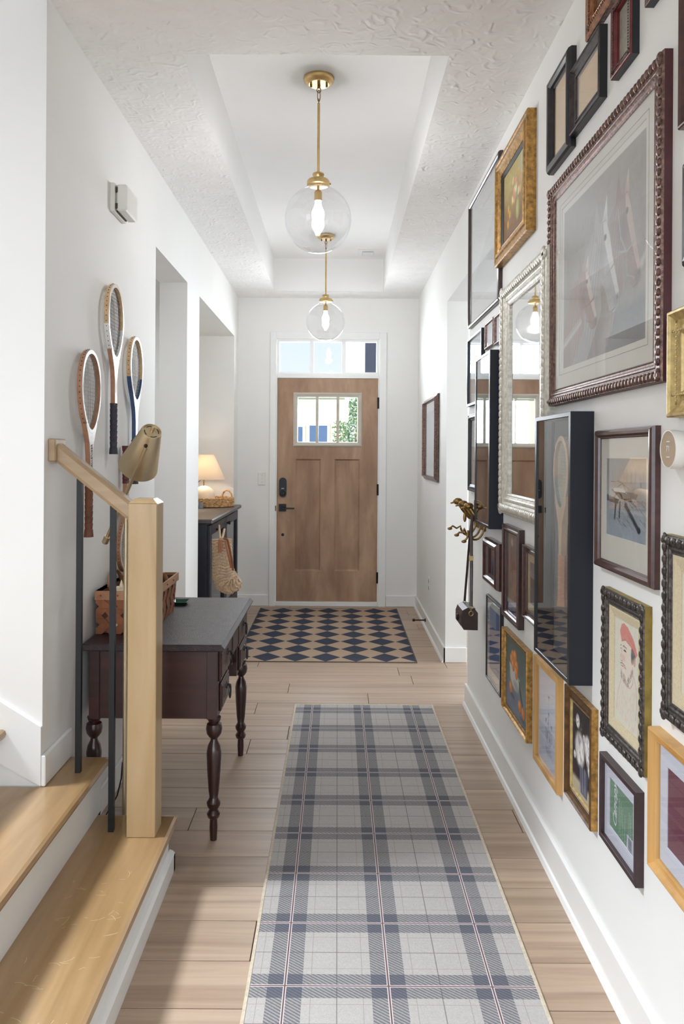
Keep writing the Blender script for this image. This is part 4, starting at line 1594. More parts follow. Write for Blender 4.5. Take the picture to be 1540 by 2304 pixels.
    if text:
        text_mesh('shaft_lettering', text, .017, M['text_black'], t, Matrix.Translation(T(0, gl + .075, .0006)) @ Matrix.Rotation(PI / 2, 4, 'Y') @ Matrix.Rotation(PI, 4, 'Z'))
    # drilled string holes
    b = B()
    for k in range(0, n):
        o_ = egg(-.0006, k + .5)
        p = Vector(T(o_[0], o_[1], -th * .5))
        b.sphere(p, .0019, 5, 4)
    hb_ = b.build('string_holes', M['text_black'], t)
    hb_['kind'] = 'stuff'
    return t

Wd = lambda nm, rgb: plain(nm, rgb, .35, 0, .08, 40, coat=.3)
w_tan = Wd('racket_tan_wood', (186, 146, 112))
w_rose = Wd('racket_rose_wood', (168, 122, 94))
w_cream = plain('racket_cream_lacquer', (214, 206, 198), .25, 0, .05, 30, coat=.5)
w_white = plain('racket_white_lacquer', (226, 224, 220), .25, 0, .03, 30, coat=.4)
w_blue = plain('racket_blue_lacquer', (48, 72, 112), .3, 0, .05, 30, coat=.4)
w_light = Wd('racket_pale_ash', (206, 172, 130))
g_brown = plain('racket_brown_leather_grip', (112, 66, 44), .5, 0, .15, 40)
g_black = plain('racket_black_grip', (48, 46, 58), .55, 0, .1, 40)
g_red = plain('racket_oxblood_grip', (96, 44, 42), .5, 0, .1, 40)
s_grey = plain('grey_strings', (140, 134, 128), .5, 0, .1)
s_dark = plain('dark_strings', (78, 70, 72), .5, 0, .1)
s_cream = plain('cream_gut_strings', (212, 204, 176), .5, 0, .05)
racket(207, 787, 1208, 'wooden tennis racket with rose-brown frame and brown leather grip, lowest left on the left wall', w_rose, w_cream, w_rose, g_brown, s_grey, depth=.034, hw=.106, text='CHALLENGER')
racket(262, 640, 1022, 'tallest-hung wooden racket with white throat, dark strings and navy wrapped grip', w_light, w_cream, w_white, g_black, s_dark, depth=.034, hw=.104, shaft_c=w_rose)
racket(308.5, 758, 1089, 'wooden tennis racket with blue lower head and shaft above the brass lamp', w_light, w_white, w_blue, g_black, s_grey, depth=.034, hw=.104, low_frac=.4, shaft_c=w_blue)
racket(288, 1003, 1286, 'upside-down wooden racket with oxblood grip half hidden behind the newel post', w_rose, w_cream, w_rose, g_red, s_grey, flip=True, depth=.034, hw=.104)

# ------------------------------------------------------------------ painted prints (flat pictures, built as coloured grids)
m, nt, bs = new_mat('printed_paper')
at_ = nt.nodes.new('ShaderNodeAttribute')
at_.attribute_name = 'paint'
nt.links.new(at_.outputs['Color'], bs.inputs['Base Color'])
bs.inputs['Roughness'].default_value = .6
M['print'] = m

class Canvas:
    def __init__(s, w, h, col, res=430):
        s.nx, s.ny = max(8, int(w * res)), max(8, int(h * res))
        s.X, s.Y = np.meshgrid((np.arange(s.nx) + .5) / s.nx, (np.arange(s.ny) + .5) / s.ny)
        s.asp = w / h
        s.a = np.ones((s.ny, s.nx, 3)) * np.array(col, float)

    def mix(s, al, col):
        s.a = s.a * (1 - al[..., None]) + np.array(col, float) * al[..., None]
        return s

    def grad(s, c0, c1, y0=0., y1=1.):
        t = np.clip((s.Y - y0) / (y1 - y0), 0, 1)[..., None]
        s.a = np.array(c0, float) * (1 - t) + np.array(c1, float) * t
        return s

    def below(s, y, col, soft=.02, slope=0):
        return s.mix(np.clip((s.Y - (y + slope * s.X)) / soft + .5, 0, 1), col)

    def ell(s, cx, cy, rx, ry, col, soft=.15, rot=0., al=1.):
        dx, dy = (s.X - cx) * s.asp, s.Y - cy
        c, q = math.cos(rot), math.sin(rot)
        u, v = dx * c + dy * q, -dx * q + dy * c
        r = np.sqrt((u / rx) ** 2 + (v / ry) ** 2)
        return s.mix(np.clip((1 - r) / soft + .5, 0, 1) * al, col)

    def line(s, pts, wd, col, al=1.):
        best = np.full(s.X.shape, 9.)
        for (x0, y0), (x1, y1) in zip(pts[:-1], pts[1:]):
            ax, ay, bx_, by_ = x0 * s.asp, y0, x1 * s.asp, y1
            dx, dy = bx_ - ax, by_ - ay
            t = np.clip(((s.X * s.asp - ax) * dx + (s.Y - ay) * dy) / (dx * dx + dy * dy + 1e-9), 0, 1)
            best = np.minimum(best, np.hypot(s.X * s.asp - ax - t * dx, s.Y - ay - t * dy))
        return s.mix(np.clip((wd - best) / wd * 1.6, 0, 1) * al, col)

    def poly(s, pts, col, al=1.):
        ins = np.zeros(s.X.shape, bool)
        n = len(pts)
        for i in range(n):
            x0, y0 = pts[i]
            x1, y1 = pts[(i + 1) % n]
            if y0 == y1: continue
            ins ^= ((s.Y < y0) != (s.Y < y1)) & (s.X < (x1 - x0) * (s.Y - y0) / (y1 - y0) + x0)
        return s.mix(ins * al, col)

    def nz(s, amp, size=12, rgb=False):
        gx, gy = max(2, s.nx // size + 2), max(2, s.ny // size + 2)
        for c in range(3 if rgb else 1):
            g = RNG.normal(0, 1, (gy, gx))
            xi = s.X * (gx - 1.001)
            yi = s.Y * (gy - 1.001)
            x0, y0 = xi.astype(int), yi.astype(int)
            fx, fy = xi - x0, yi - y0
            v = (g[y0, x0] * (1 - fx) * (1 - fy) + g[y0, x0 + 1] * fx * (1 - fy) + g[y0 + 1, x0] * (1 - fx) * fy + g[y0 + 1, x0 + 1] * fx * fy)
            if rgb: s.a[..., c] += v * amp
            else: s.a += (v * amp)[..., None]
        return s

def place_canvas(cv, parent, ya, yb, z0, z1, h, name='print'):
    """ya far edge, yb near edge, lies on the right wall at height h"""
    nx, ny = cv.nx, cv.ny
    ys = np.linspace(ya, yb, nx + 1)
    zs = np.linspace(z1, z0, ny + 1)
    YY, ZZ = np.meshgrid(ys, zs)
    co = np.stack([np.full(YY.shape, XR - h), YY, ZZ], -1).reshape(-1, 3)
    i = np.arange(ny)[:, None] * (nx + 1) + np.arange(nx)[None]
    q = np.stack([i, i + nx + 1, i + nx + 2, i + 1], -1).reshape(-1, 4)
    me = bpy.data.meshes.new(name)
    me.vertices.add(len(co))
    me.vertices.foreach_set('co', co.ravel())
    me.loops.add(q.size)
    me.loops.foreach_set('vertex_index', q.ravel())
    me.polygons.add(len(q))
    me.polygons.foreach_set('loop_start', np.arange(len(q)) * 4)
    me.polygons.foreach_set('loop_total', np.full(len(q), 4))
    me.update()
    a = np.clip(cv.a, 0, 255) / 255
    a = np.where(a <= .04045, a / 12.92, ((a + .055) / 1.055) ** 2.4)
    ca = me.color_attributes.new('paint', 'FLOAT_COLOR', 'CORNER')
    col = np.concatenate([np.repeat(a.reshape(-1, 3), 4, 0), np.ones((len(q) * 4, 1))], 1)
    ca.data.foreach_set('color', col.ravel())
    me.materials.append(M['print'])
    me.validate()
    o = bpy.data.objects.new(name, me)
    COL.objects.link(o)
    o.parent = parent
    o.matrix_parent_inverse = parent_world(parent).inverted()
    return o

PROF = {
    'flat': [(0, 0), (0, .96), (.06, 1), (.94, 1), (1, .94), (1, .2)],
    'round': [(0, 0), (0, .55), (.12, .85), (.32, 1), (.6, .97), (.82, .75), (.9, .5), (1, .45), (1, .2)],
    'scoop': [(0, 0), (0, .8), (.05, .92), (.14, .95), (.22, .78), (.4, .52), (.6, .42), (.78, .46), (.82, .62), (.92, .6), (1, .4), (1, .2)],
    'reverse': [(0, 0), (0, .35), (.08, .45), (.25, .5), (.45, .62), (.62, .85), (.72, 1), (.85, 1), (.9, .8), (1, .55), (1, .2)],
    'ornate': [(0, 0), (0, .7), (.05, .85), (.12, .88), (.5, .82), (.54, .7), (.6, .66), (.66, .74), (.74, .74), (.8, .6), (.9, .55), (.94, .62), (1, .5), (1, .2)],
    'step': [(0, 0), (0, .8), (.05, .9), (.2, .92), (.24, .8), (.42, .78), (.46, .95), (.6, 1), (.66, .8), (.84, .62), (.88, .7), (1, .6), (1, .2)],
    'deep': [(0, 0), (0, .97), (.1, 1), (.9, 1), (1, .97), (1, .1)],
}

def wall_rect(far, near, t):
    xf = XR - t
    def one(p):
        x, yt, yb = p
        x0, _ = unroll(x, (yt + yb) / 2)
        d = xf * F / (x0 - PX)
        return d, at(x, yt, d).z, at(x, yb, d).z
    d1, a1, b1 = one(far)
    if isinstance(near, (int, float)):
        return d1, near, b1, a1
    d0, a0, b0 = one(near)
    return d1, d0, (b0 + b1) / 2, (a0 + a1) / 2

def frame(name, label, cat, far, near, t, w, prof, mats, wz=None, mat_w=None, mat_col=None, art=None, glass=True, beads=None, fill=None, rect=None, liner=None, back_h=None, group=None):
    if rect is None:
        ya, yb, z0, z1 = wall_rect(far, near, t)
    else:
        ya, yb, z0, z1 = rect
    th_ = thing(name, label, cat, (XR, (ya + yb) / 2, (z0 + z1) / 2), group)
    k = (wz or w) / w
    b = B()
    pr = PROF[prof]
    n = len(pr)
    vs = []
    for a, h in pr:
        a_, hh = a * w, h * t
        for (u, z) in ((yb + a_, z0 + a_ * k), (ya - a_, z0 + a_ * k), (ya - a_, z1 - a_ * k), (yb + a_, z1 - a_ * k)):
            vs.append((XR - hh, u, z))
    for i in range(n - 1):
        for q in range(4):
            q2 = (q + 1) % 4
            b.f.append((i * 4 + q, (i + 1) * 4 + q, (i + 1) * 4 + q2, i * 4 + q2))
            b.mi.append(0 if i == 0 else (1 if len(mats) > 1 else 0))
    b.v = vs
    b.build('frame', mats, th_)
    wz_ = w * k
    iy0, iy1, iz0, iz1 = yb + w, ya - w, z0 + wz_, z1 - wz_
    if beads:
        sp, ra, rz, af, bm = beads
        bb = B()
        for (p0, p1, ax_) in (((yb, z0), (ya, z0), 0), ((yb, z1), (ya, z1), 1), ((yb, z0), (yb, z1), 2), ((ya, z0), (ya, z1), 3)):
            Ls = math.hypot(p1[0] - p0[0], p1[1] - p0[1])
            cnt = max(2, int(Ls / sp))
            for i in range(cnt + 1):
                f_ = i / cnt
                u, z = p0[0] + (p1[0] - p0[0]) * f_, p0[1] + (p1[1] - p0[1]) * f_
                sc = (1, 1, 1)
                if ax_ == 0: z += af * wz_; sc = (.55, rz, 1)
                if ax_ == 1: z -= af * wz_; sc = (.55, rz, 1)
                if ax_ == 2: u += af * w; sc = (.55, 1, rz)
                if ax_ == 3: u -= af * w; sc = (.55, 1, rz)
                u = min(max(u, yb + af * w * .6), ya - af * w * .6)
                z = min(max(z, z0 + af * wz_ * .6), z1 - af * wz_ * .6)
                bb.sphere((XR - t * .86, u, z), ra, 7, 5, sc)
        o_ = bb.build('carved_beads', bm, th_, smooth=True)
        o_['kind'] = 'stuff'
    ph = back_h if back_h is not None else .006
    if liner:
        lw, lm = liner
        lb = B()
        v2 = []
        lp_ = [(0, t * .3), (0, t * .55), (lw * .2, t * .55), (lw * .9, t * .38), (lw, t * .36), (lw, ph)]
        for a, h in lp_:
            for (u, z) in ((iy0 + a, iz0 + a), (iy1 - a, iz0 + a), (iy1 - a, iz1 - a), (iy0 + a, iz1 - a)):
                v2.append((XR - h, u, z))
        lb.v = v2
        for i in range(len(lp_) - 1):
            for q in range(4):
                q2 = (q + 1) % 4
                lb.f.append((i * 4 + q, (i + 1) * 4 + q, (i + 1) * 4 + q2, i * 4 + q2))
                lb.mi.append(0)
        lb.build('liner', lm, th_)
        iy0 += lw; iy1 -= lw; iz0 += lw; iz1 -= lw
    ay0, ay1, az0, az1 = iy0, iy1, iz0, iz1
    if mat_w:
        mt_, mb_, ms_ = mat_w if isinstance(mat_w, tuple) else (mat_w, mat_w, mat_w)
        ay0, ay1, az0, az1 = iy0 + ms_, iy1 - ms_, iz0 + mb_, iz1 - mt_
        bb = B()
        h = ph + .003
        rs = [(iy0 - .002, iy1 + .002, iz0 - .002, iz1 + .002, h), (ay0 - .0015, ay1 + .0015, az0 - .0015, az1 + .0015, h), (ay0, ay1, az0, az1, h - .0015), (ay0, ay1, az0, az1, ph)]
        v2 = []
        for (p, q, r_, s_, hh) in rs:
            v2 += [(XR - hh, p, r_), (XR - hh, q, r_), (XR - hh, q, s_), (XR - hh, p, s_)]
        bb.v = v2
        for i in range(3):
            for q in range(4):
                q2 = (q + 1) % 4
                bb.f.append((i * 4 + q, (i + 1) * 4 + q, (i + 1) * 4 + q2, i * 4 + q2))
                bb.mi.append(0)
        bb.build('mat_board', mat_col, th_)
    if art is not None:
        cv = art(ay1 - ay0, az1 - az0)
        place_canvas(cv, th_, ay1 + .001, ay0 - .001, az0 - .001, az1 + .001, ph + .0005)
    elif fill is not None:
        B().box(XR - ph, XR - .001, iy0 - .002, iy1 + .002, iz0 - .002, iz1 + .002).build('backing', fill, th_)
    if glass:
        gh = t * (.45 if prof != 'deep' else .93)
        gh = max(gh, ph + .0045)
        B().box(XR - gh - .001, XR - gh, iy0 - .001, iy1 + .001, iz0 - .001, iz1 + .001).build('glass_pane', M['glass'], th_)
    return th_, (iy0, iy1, iz0, iz1)

fm_black = plain('satin_black_frame', (26, 27, 32), .32, 0, .05, 40)
fm_navy = plain('navy_black_box_frame', (14, 18, 32), .6, 0, .05, 40)
fm_mahog = plain('mahogany_frame', (66, 34, 28), .3, 0, .18, 50, coat=.5)
fm_dkbrn = plain('dark_walnut_frame', (48, 30, 26), .32, 0, .15, 50, coat=.4)
fm_plum = plain('plum_brown_frame', (58, 40, 42), .4, 0, .08, 50)
fm_oak = wood('honey_oak_frame', [(.3, (168, 120, 62)), (.5, (196, 150, 88)), (.7, (214, 172, 110))], 'Z', .4, 1, 14)
fm_gold = plain('antique_gold_leaf', (164, 124, 66), .36, .55, .25, 60, .2, 120)
fm_gold2 = plain('bright_gold_leaf', (196, 172, 116), .38, .45, .12, 60, .1, 120)
fm_bronze = plain('burnished_bronze', (112, 88, 80), .28, .7, .3, 90, .4, 160)
fm_bronze_s = plain('maroon_frame_side', (74, 36, 40), .5, 0, .08, 30)
fm_pewter = plain('dark_pewter_carving', (76, 70, 66), .3, .55, .4, 110, .3, 220)
fm_olive = plain('olive_gold_side', (138, 118, 56), .5, .3, .15, 30)
fm_cream = plain('carved_cream_silver', (212, 207, 194), .32, .25, .10, 70, 1.0, 70)
fm_linen = plain('linen_liner', (198, 184, 154), .85, 0, .05, 200)
mat_cream = plain('cream_mat_board', (222, 218, 206), .8, 0, .01)
mat_white = plain('cool_white_mat_board', (214, 216, 228), .8, 0, .01)
mat_grey = plain('pale_grey_mat_board', (204, 203, 196), .8, 0, .01)
bk_tan = plain('tan_board_backing', (222, 188, 134), .7, 0, .03, 8)
bk_dark = plain('charcoal_box_lining', (98, 94, 92), .85, 0, .04)
bk_brown = plain('dark_brown_panel', (92, 68, 48), .5, 0, .1)
bk_pebble = plain('grey_pebbled_panel', (150, 144, 134), .6, 0, .12, 30, .5, 60)

# --- artworks
def art_horses(w, h):
    c = Canvas(w, h, (150, 143, 130), 460).grad((156, 150, 138), (128, 118, 104))
    c.below(.80, (92, 88, 88), .06, -.06).nz(3, 30).nz(3, 6)
    def head(ox, oy, sx, sy, base, hi, dk, halter=None):
        """three-quarter horse head hanging down to the right; local box 0..1"""
        T = lambda pts: [(ox + x * sx, oy + y * sy) for x, y in pts]
        E = lambda x, y, rx, ry, col, soft=.4, rot=0., al=1.: c.ell(ox + x * sx, oy + y * sy, rx * sx * c.asp, ry * sy, col, soft, rot, al)
        c.poly(T([(.0, .30), (.30, .14), (.52, .20), (.46, .55), (.50, .95), (-.10, 1.5), (-.55, 1.9), (-.45, 1.0)]), base, .75)
        c.poly(T([(.26, .20), (.34, -.10), (.44, .16)]), base)
        c.poly(T([(.50, .18), (.64, -.06), (.66, .20)]), hi)
        c.poly(T([(.30, .14), (.62, .15), (.72, .30), (.80, .52), (.98, .86), (.96, .98), (.84, 1.02), (.72, .98), (.60, .78), (.42, .62), (.30, .44)]), base)
        E(.50, .40, .20, .26, base, .8)
        c.poly(T([(.54, .16), (.62, .16), (.72, .32), (.82, .56), (.97, .86), (.90, .88), (.72, .60), (.60, .38)]), hi, .85)
        E(.44, .48, .14, .14, dk, .9, .3, .5)
        E(.60, .31, .035, .028, (34, 26, 24), .5)
        E(.90, .93, .07, .055, dk, .8, 0, .6)
        E(.93, .90, .018, .02, (40, 32, 30), .6)
        c.line(T([(.78, 1.0), (.88, .985)]), .004, (60, 46, 42), .8)
        for k in range(9):
            x = .30 + .03 * k
            c.line(T([(x, .16), (x - .18, .55 + .03 * k), (x - .34, 1.0 + .04 * k)]), .006, hi if k % 2 else dk, .30)
        if halter:
            c.line(T([(.36, .62), (.62, .66), (.84, .60)]), .008, halter)
            c.line(T([(.34, .24), (.42, .50), (.58, .66)]), .008, halter)
            c.line(T([(.58, .66), (.60, .86), (.80, .92)]), .006, halter, .8)
    head(.56, .13, .34, .56, (140, 104, 84), (206, 178, 158), (74, 56, 48), (150, 166, 146))
    head(.30, .17, .40, .58, (166, 164, 160), (226, 224, 218), (96, 94, 94), (150, 146, 142))
    head(.12, .39, .34, .40, (154, 104, 78), (218, 200, 188), (92, 54, 42), (146, 52, 44))
    c.line([(-.02, .82), (.24, .72)], .030, (188, 184, 174)).line([(.0, .805), (.24, .71)], .006, (120, 114, 106), .6)
    c.line([(.40, .74), (.62, .76)], .018, (150, 144, 136), .4)
    c.line([(.90, .60), (1.02, .50)], .030, (186, 182, 174)).line([(.92, .60), (1.0, .53)], .006, (120, 114, 106), .6)
    g = c.a.mean(-1, keepdims=True)
    c.a = c.a * .72 + g * .20 + np.array((150, 143, 130.)) * .08
    return c.nz(3, 4).nz(2, 2)

def art_fruit(w, h):
    c = Canvas(w, h, (96, 108, 104), 420).grad((84, 94, 88), (112, 124, 120), 0, .6)
    c.below(.62, (120, 128, 142), .08, .05).nz(4, 30).nz(2, 5)
    o1, o2 = (206, 128, 62), (228, 158, 96)
    def orange(x, y, r):
        c.ell(x, y, r, r * 1.05, (150, 84, 42), .2).ell(x - .005, y - .005, r * .93, r * .97, o1, .4).ell(x - r * .4, y - r * .3, r * .5, r * .5, o2, .9)
    for p in ((.30, .25), (.40, .22), (.25, .31), (.36, .33), (.47, .34), (.43, .42)):
        orange(*p, .085)
    c.poly([(.14, .36), (.60, .46), (.56, .60), (.44, .66), (.28, .62), (.18, .50)], (188, 186, 180))
    c.ell(.37, .54, .26, .12, (196, 194, 188), .3, .15).ell(.45, .60, .16, .06, (150, 150, 152), .8, .1, .7)
    orange(.32, .36, .075); orange(.46, .42, .08)
    for k in range(7):
        x = .58 + .03 * k
        c.line([(.55, .45), (x + .05, .66 + .03 * k)], .008, (54, 74, 56))
    orange(.22, .70, .085); orange(.62, .80, .085); orange(.76, .84, .085)
    c.ell(.30, .78, .12, .03, (70, 80, 92), .8, 0, .6).ell(.75, .93, .16, .03, (80, 88, 104), .8, 0, .6)
    return c

def art_sketch(w, h):
    c = Canvas(w, h, (208, 210, 222), 460).nz(1.2, 20)
    c.line([(.1, .04), (.1, .95), (.93, .95)], .002, (232, 232, 240)).below(.60, (200, 202, 216), .3)
    c.line([(.52, .26), (.50, .42), (.52, .58)], .003, (120, 120, 132))
    c.line([(.52, .45), (.40, .52)], .003, (130, 130, 142)).line([(.51, .47), (.64, .53)], .003, (130, 130, 142))
    for k in range(70):
        a, q = RNG.uniform(0, 6.28), RNG.uniform(0, 1)
        x, y = [(.52, .26), (.39, .52), (.50, .53), (.64, .54), (.52, .44)][k % 5]
        c.ell(x + math.cos(a) * .025 * q, y + math.sin(a) * .022 * q, .012, .006, (100, 100, 114), .8, a, .7)
    c.ell(.52, .66, .135, .085, (176, 178, 192), .25, 0, .55)
    for k in range(16):
        a = PI * k / 15
        c.line([(.52 - .13 * math.cos(a) / c.asp, .60), (.52 - .12 * math.cos(a) / c.asp, .68), (.52 - .06 * math.cos(a) / c.asp, .745)], .0016, (120, 122, 138), .7)
    c.line([(.36, .60), (.52, .615), (.68, .60)], .0026, (110, 112, 128)).line([(.40, .73), (.52, .75), (.64, .73)], .0026, (110, 112, 128))
    c.ell(.45, .67, .016, .04, (96, 98, 112), .8, .2, .7).ell(.57, .69, .016, .028, (96, 98, 112), .8, 0, .7)
    for k in range(34):
        x = RNG.uniform(.36, .60)
        c.line([(x, .765 + RNG.uniform(0, .03)), (x + .12, .85 + RNG.uniform(0, .05))], .0018, (120, 122, 140), .6)
    return c

def art_roses(w, h):
    c = Canvas(w, h, (44, 34, 34), 430).nz(4, 20)
    c.below(.84, (178, 166, 140), .06).nz(3, 5)
    def rose(x, y, r):
        c.ell(x, y, r, r * 1.15, (196, 190, 186), .4)
        for k in range(9):
            a = k * 2.4
            q = r * (.25 + .07 * k)
            c.ell(x + math.cos(a) * q * .9, y + math.sin(a) * q, r * .34, r * .22, RNG.choice([(226, 222, 218), (150, 142, 144), (204, 198, 196), (236, 232, 226)]), .7, a, .8)
    for k in range(26):
        x, y, a = RNG.uniform(.1, .9), RNG.uniform(.2, .7), RNG.uniform(0, 3)
        c.ell(x, y, .045, .016, (88, 100, 88) if k % 2 else (66, 74, 68), .6, a, .8)
    rose(.28, .18, .07); rose(.40, .48, .17); rose(.80, .36, .11); rose(.84, .48, .08); rose(.62, .30, .035); rose(.93, .60, .07); rose(.12, .60, .04)
    c.poly([(.38, .66), (.86, .66), (.80, .95), (.46, .95)], (72, 74, 92), .85)
    for k in range(9):
        x = .42 + .045 * k
        c.line([(x, .64), (x + RNG.uniform(-.05, .05), .93)], .010, RNG.choice([(128, 130, 146), (48, 50, 66), (160, 160, 168)]), .8)
    return c.nz(2, 4)

def art_man(w, h):
    c = Canvas(w, h, (206, 202, 186), 500).nz(2, 24).nz(1.5, 4)
    c.poly([(.30, .20), (.44, .17), (.66, .19), (.84, .27), (.84, .38), (.76, .48), (.60, .56), (.42, .56), (.28, .48), (.27, .40), (.22, .385), (.27, .33), (.25, .27)], (214, 200, 184), .8)
    c.ell(.76, .27, .045, .075, (104, 98, 104), .7, .15, .8)
    for k in range(26):
        x = RNG.uniform(.70, .86)
        c.line([(x, .21 + (x - .7) * .4), (x - .02, .33 + RNG.uniform(0, .04))], .003, (84, 80, 88), .6)
    c.poly([(.22, .12), (.30, .05), (.40, .03), (.55, .05), (.78, .13), (.94, .25), (.88, .28), (.70, .215), (.46, .18), (.30, .21)], (198, 122, 114), .85)
    for k in range(30):
        x = RNG.uniform(.26, .82)
        y = .06 + (x - .26) * .17 + RNG.uniform(0, .06)
        c.line([(x, y), (x + .10, y + .045)], .0035, (214, 148, 138) if k % 2 else (176, 96, 90), .5)
    c.line([(.30, .21), (.46, .18), (.70, .215), (.88, .28)], .004, (140, 72, 70), .9)
    c.line([(.35, .25), (.40, .245), (.50, .255)], .006, (84, 76, 78)).line([(.38, .285), (.43, .275), (.49, .287), (.43, .292), (.38, .285)], .0035, (60, 54, 58)).ell(.44, .284, .010, .008, (40, 38, 44), .4)
    c.line([(.25, .255), (.29, .25)], .005, (84, 76, 78)).ell(.27, .282, .009, .007, (50, 46, 52), .4)
    c.line([(.32, .27), (.29, .33), (.24, .375), (.25, .392), (.34, .398)], .0035, (150, 96, 86), .9)
    c.ell(.36, .36, .05, .03, (208, 160, 146), .9, 0, .5)
    c.line([(.82, .30), (.86, .31), (.85, .35), (.80, .37)], .005, (186, 112, 104), .9).ell(.82, .335, .025, .035, (214, 164, 150), .8, 0, .7)
    for k in range(190):
        a = RNG.uniform(0, 1)
        x, y = .27 + a * .50, .50 + .05 * math.sin(a * PI) - .14 * max(0, a - .6) * 2 + RNG.uniform(-.035, .04)
        c.line([(x, y), (x + RNG.uniform(-.015, .015), y + .03)], .003, RNG.choice([(96, 92, 100), (124, 112, 112), (150, 130, 124)]), .5)
    c.line([(.25, .425), (.32, .415), (.42, .425), (.48, .45)], .008, (110, 100, 104), .8).line([(.27, .445), (.36, .442), (.42, .45)], .004, (150, 70, 66), .9)
    c.line([(.78, .46), (.76, .54), (.66, .60), (.52, .60), (.40, .575)], .005, (196, 112, 106), .8).line([(.80, .47), (.90, .56)], .005, (196, 112, 106), .8)
    for k in range(150):
        x, y = RNG.uniform(.12, .88), RNG.uniform(.60, .97)
        c.line([(x, y), (x - .01, y + .04)], .004, (212, 160, 150), .35)
    c.line([(.28, .58), (.16, .70), (.08, .9)], .007, (206, 140, 132), .6).line([(.90, .56), (.92, .7), (.88, .85)], .006, (120, 100, 104), .5)
    return c.nz(2, 2)

def art_figure(w, h):
    c = Canvas(w, h, (208, 206, 190), 300).nz(2, 20)
    c.ell(.85, .18, .18, .12, (120, 116, 110), .8, 0, .7).line([(.6, .35), (.5, .6), (.55, .9)], .006, (120, 118, 112), .6)
    return c

def art_floral(w, h):
    c = Canvas(w, h, (150, 128, 72), 430).grad((176, 160, 104), (120, 82, 52), .2, 1)
    c.ell(.9, .15, .3, .3, (190, 196, 170), .9, 0, .8).nz(6, 25).nz(3, 6)
    for k in range(44):
        a, r_ = RNG.uniform(0, 6.28), RNG.uniform(0, .24)
        x, y = .55 + math.cos(a) * r_ * .9, .42 + math.sin(a) * r_ * 1.2
        c.ell(x, y, .045, .055, RNG.choice([(222, 188, 104), (226, 214, 176), (196, 146, 60), (232, 224, 200), (150, 160, 110), (204, 140, 110)]), .8, a, .8)
    for (x, y) in ((.22, .58), (.28, .68), (.2, .8)):
        c.ell(x, y, .05, .06, (212, 158, 60), .7)
    c.ell(.62, .74, .10, .16, (164, 160, 96), .5).ell(.60, .72, .04, .10, (198, 196, 140), .9, 0, .6)
    c.below(.92, (128, 96, 70), .1)
    return c.nz(3, 3)

def art_boats(w, h):
    c = Canvas(w, h, (150, 152, 156), 430).grad((152, 152, 150), (160, 170, 180)).nz(4, 14)
    c.ell(.4, .34, .4, .14, (182, 146, 116), .9, 0, .45)
    for k in range(26):
        x = RNG.uniform(.05, .95)
        c.line([(x, .12 + RNG.uniform(0, .1)), (x, .30)], .004, (112, 112, 114), .5)
    for k in range(60):
        x, y = RNG.uniform(.25, 1), RNG.uniform(.42, .85)
        c.line([(x, y), (x + .08, y + .04)], .007, RNG.choice([(66, 70, 78), (92, 98, 106), (200, 202, 204)]), .5)
    c.ell(.72, .45, .26, .10, (90, 86, 84), .6, 0, .5)
    c.poly([(.12, .40), (.80, .42), (.72, .54), (.34, .50)], (52, 50, 54)).poly([(.16, .385), (.42, .37), (.52, .43), (.2, .42)], (196, 194, 188))
    c.line([(.30, .36), (.42, .31), (.5, .38)], .008, (86, 66, 56)).line([(.12, .30), (.35, .29), (.6, .38)], .006, (78, 74, 74))
    c.poly([(0, .47), (.34, .52), (.30, .58), (0, .55)], (72, 74, 80))
    c.line([(.25, .56), (.22, .76)], .035, (56, 60, 68)).line([(.36, .56), (.34, .74)], .03, (66, 70, 78))
    c.line([(.50, .58), (.80, .84)], .045, (44, 46, 54)).ell(.82, .85, .05, .04, (40, 42, 48), .4)
    c.ell(.72, .52, .10, .03, (186, 184, 182), .5, .2, .8)
    return c.nz(3, 3)

def art_blue(w, h):
    return Canvas(w, h, (70, 96, 156), 300).grad((78, 102, 158), (82, 100, 140)).nz(3, 30).nz(2, 4)

def art_courtyard(w, h):
    c = Canvas(w, h, (128, 112, 104), 430).nz(10, 16, True).nz(7, 6)
    c.below(.84, (186, 180, 176), .02)
    c.ell(.5, .40, .10, .065, (122, 62, 56), .5).poly([(.42, .44), (.60, .44), (.66, .78), (.4, .78)], (150, 104, 88), .7)
    c.ell(.35, .12, .06, .05, (196, 200, 204), .8).ell(.75, .22, .2, .12, (98, 104, 116), .9, 0, .6).ell(.7, .72, .16, .12, (178, 120, 96), .9, 0, .6)
    c.below(.90, (52, 66, 116), .02)
    return c
def art_sea(w, h):
    c = Canvas(w, h, (190, 140, 120), 430).grad((206, 150, 112), (120, 112, 150), 0, .55).below(.55, (84, 92, 132), .2)
    c.nz(6, 14, True)
    for x in (.3, .42, .55, .7):
        c.line([(x, .30), (x + .01, .62)], .006, (110, 78, 84), .7)
    for k in range(20):
        c.ell(RNG.uniform(.2, .9), RNG.uniform(.78, .95), .03, .01, (196, 160, 110), .8, 0, .6)
    return c
def art_land(w, h):
    c = Canvas(w, h, (130, 134, 150), 430).grad((120, 118, 128), (150, 156, 170), 0, .4)
    c.below(.35, (84, 80, 72), .03, .15).below(.58, (84, 96, 112), .03, .1).nz(4, 8)
    for k in range(14):
        c.ell(RNG.uniform(.2, .9), RNG.uniform(.82, .95), .05, .025, (206, 210, 214), .8, 0, .7)
    return c
def art_green(w, h):
    c = Canvas(w, h, (104, 142, 112), 620).nz(2, 6)
    c.poly([(.60, .78), (.99, .78), (.99, .97), (.60, .97)], (214, 218, 230)) if False else None
    return c
def art_pale(w, h):
    c = Canvas(w, h, (196, 198, 192), 160).grad((200, 202, 196), (206, 206, 200)).nz(1.5, 20)
    c.below(.7, (186, 188, 184), .02, -.5)
    return c
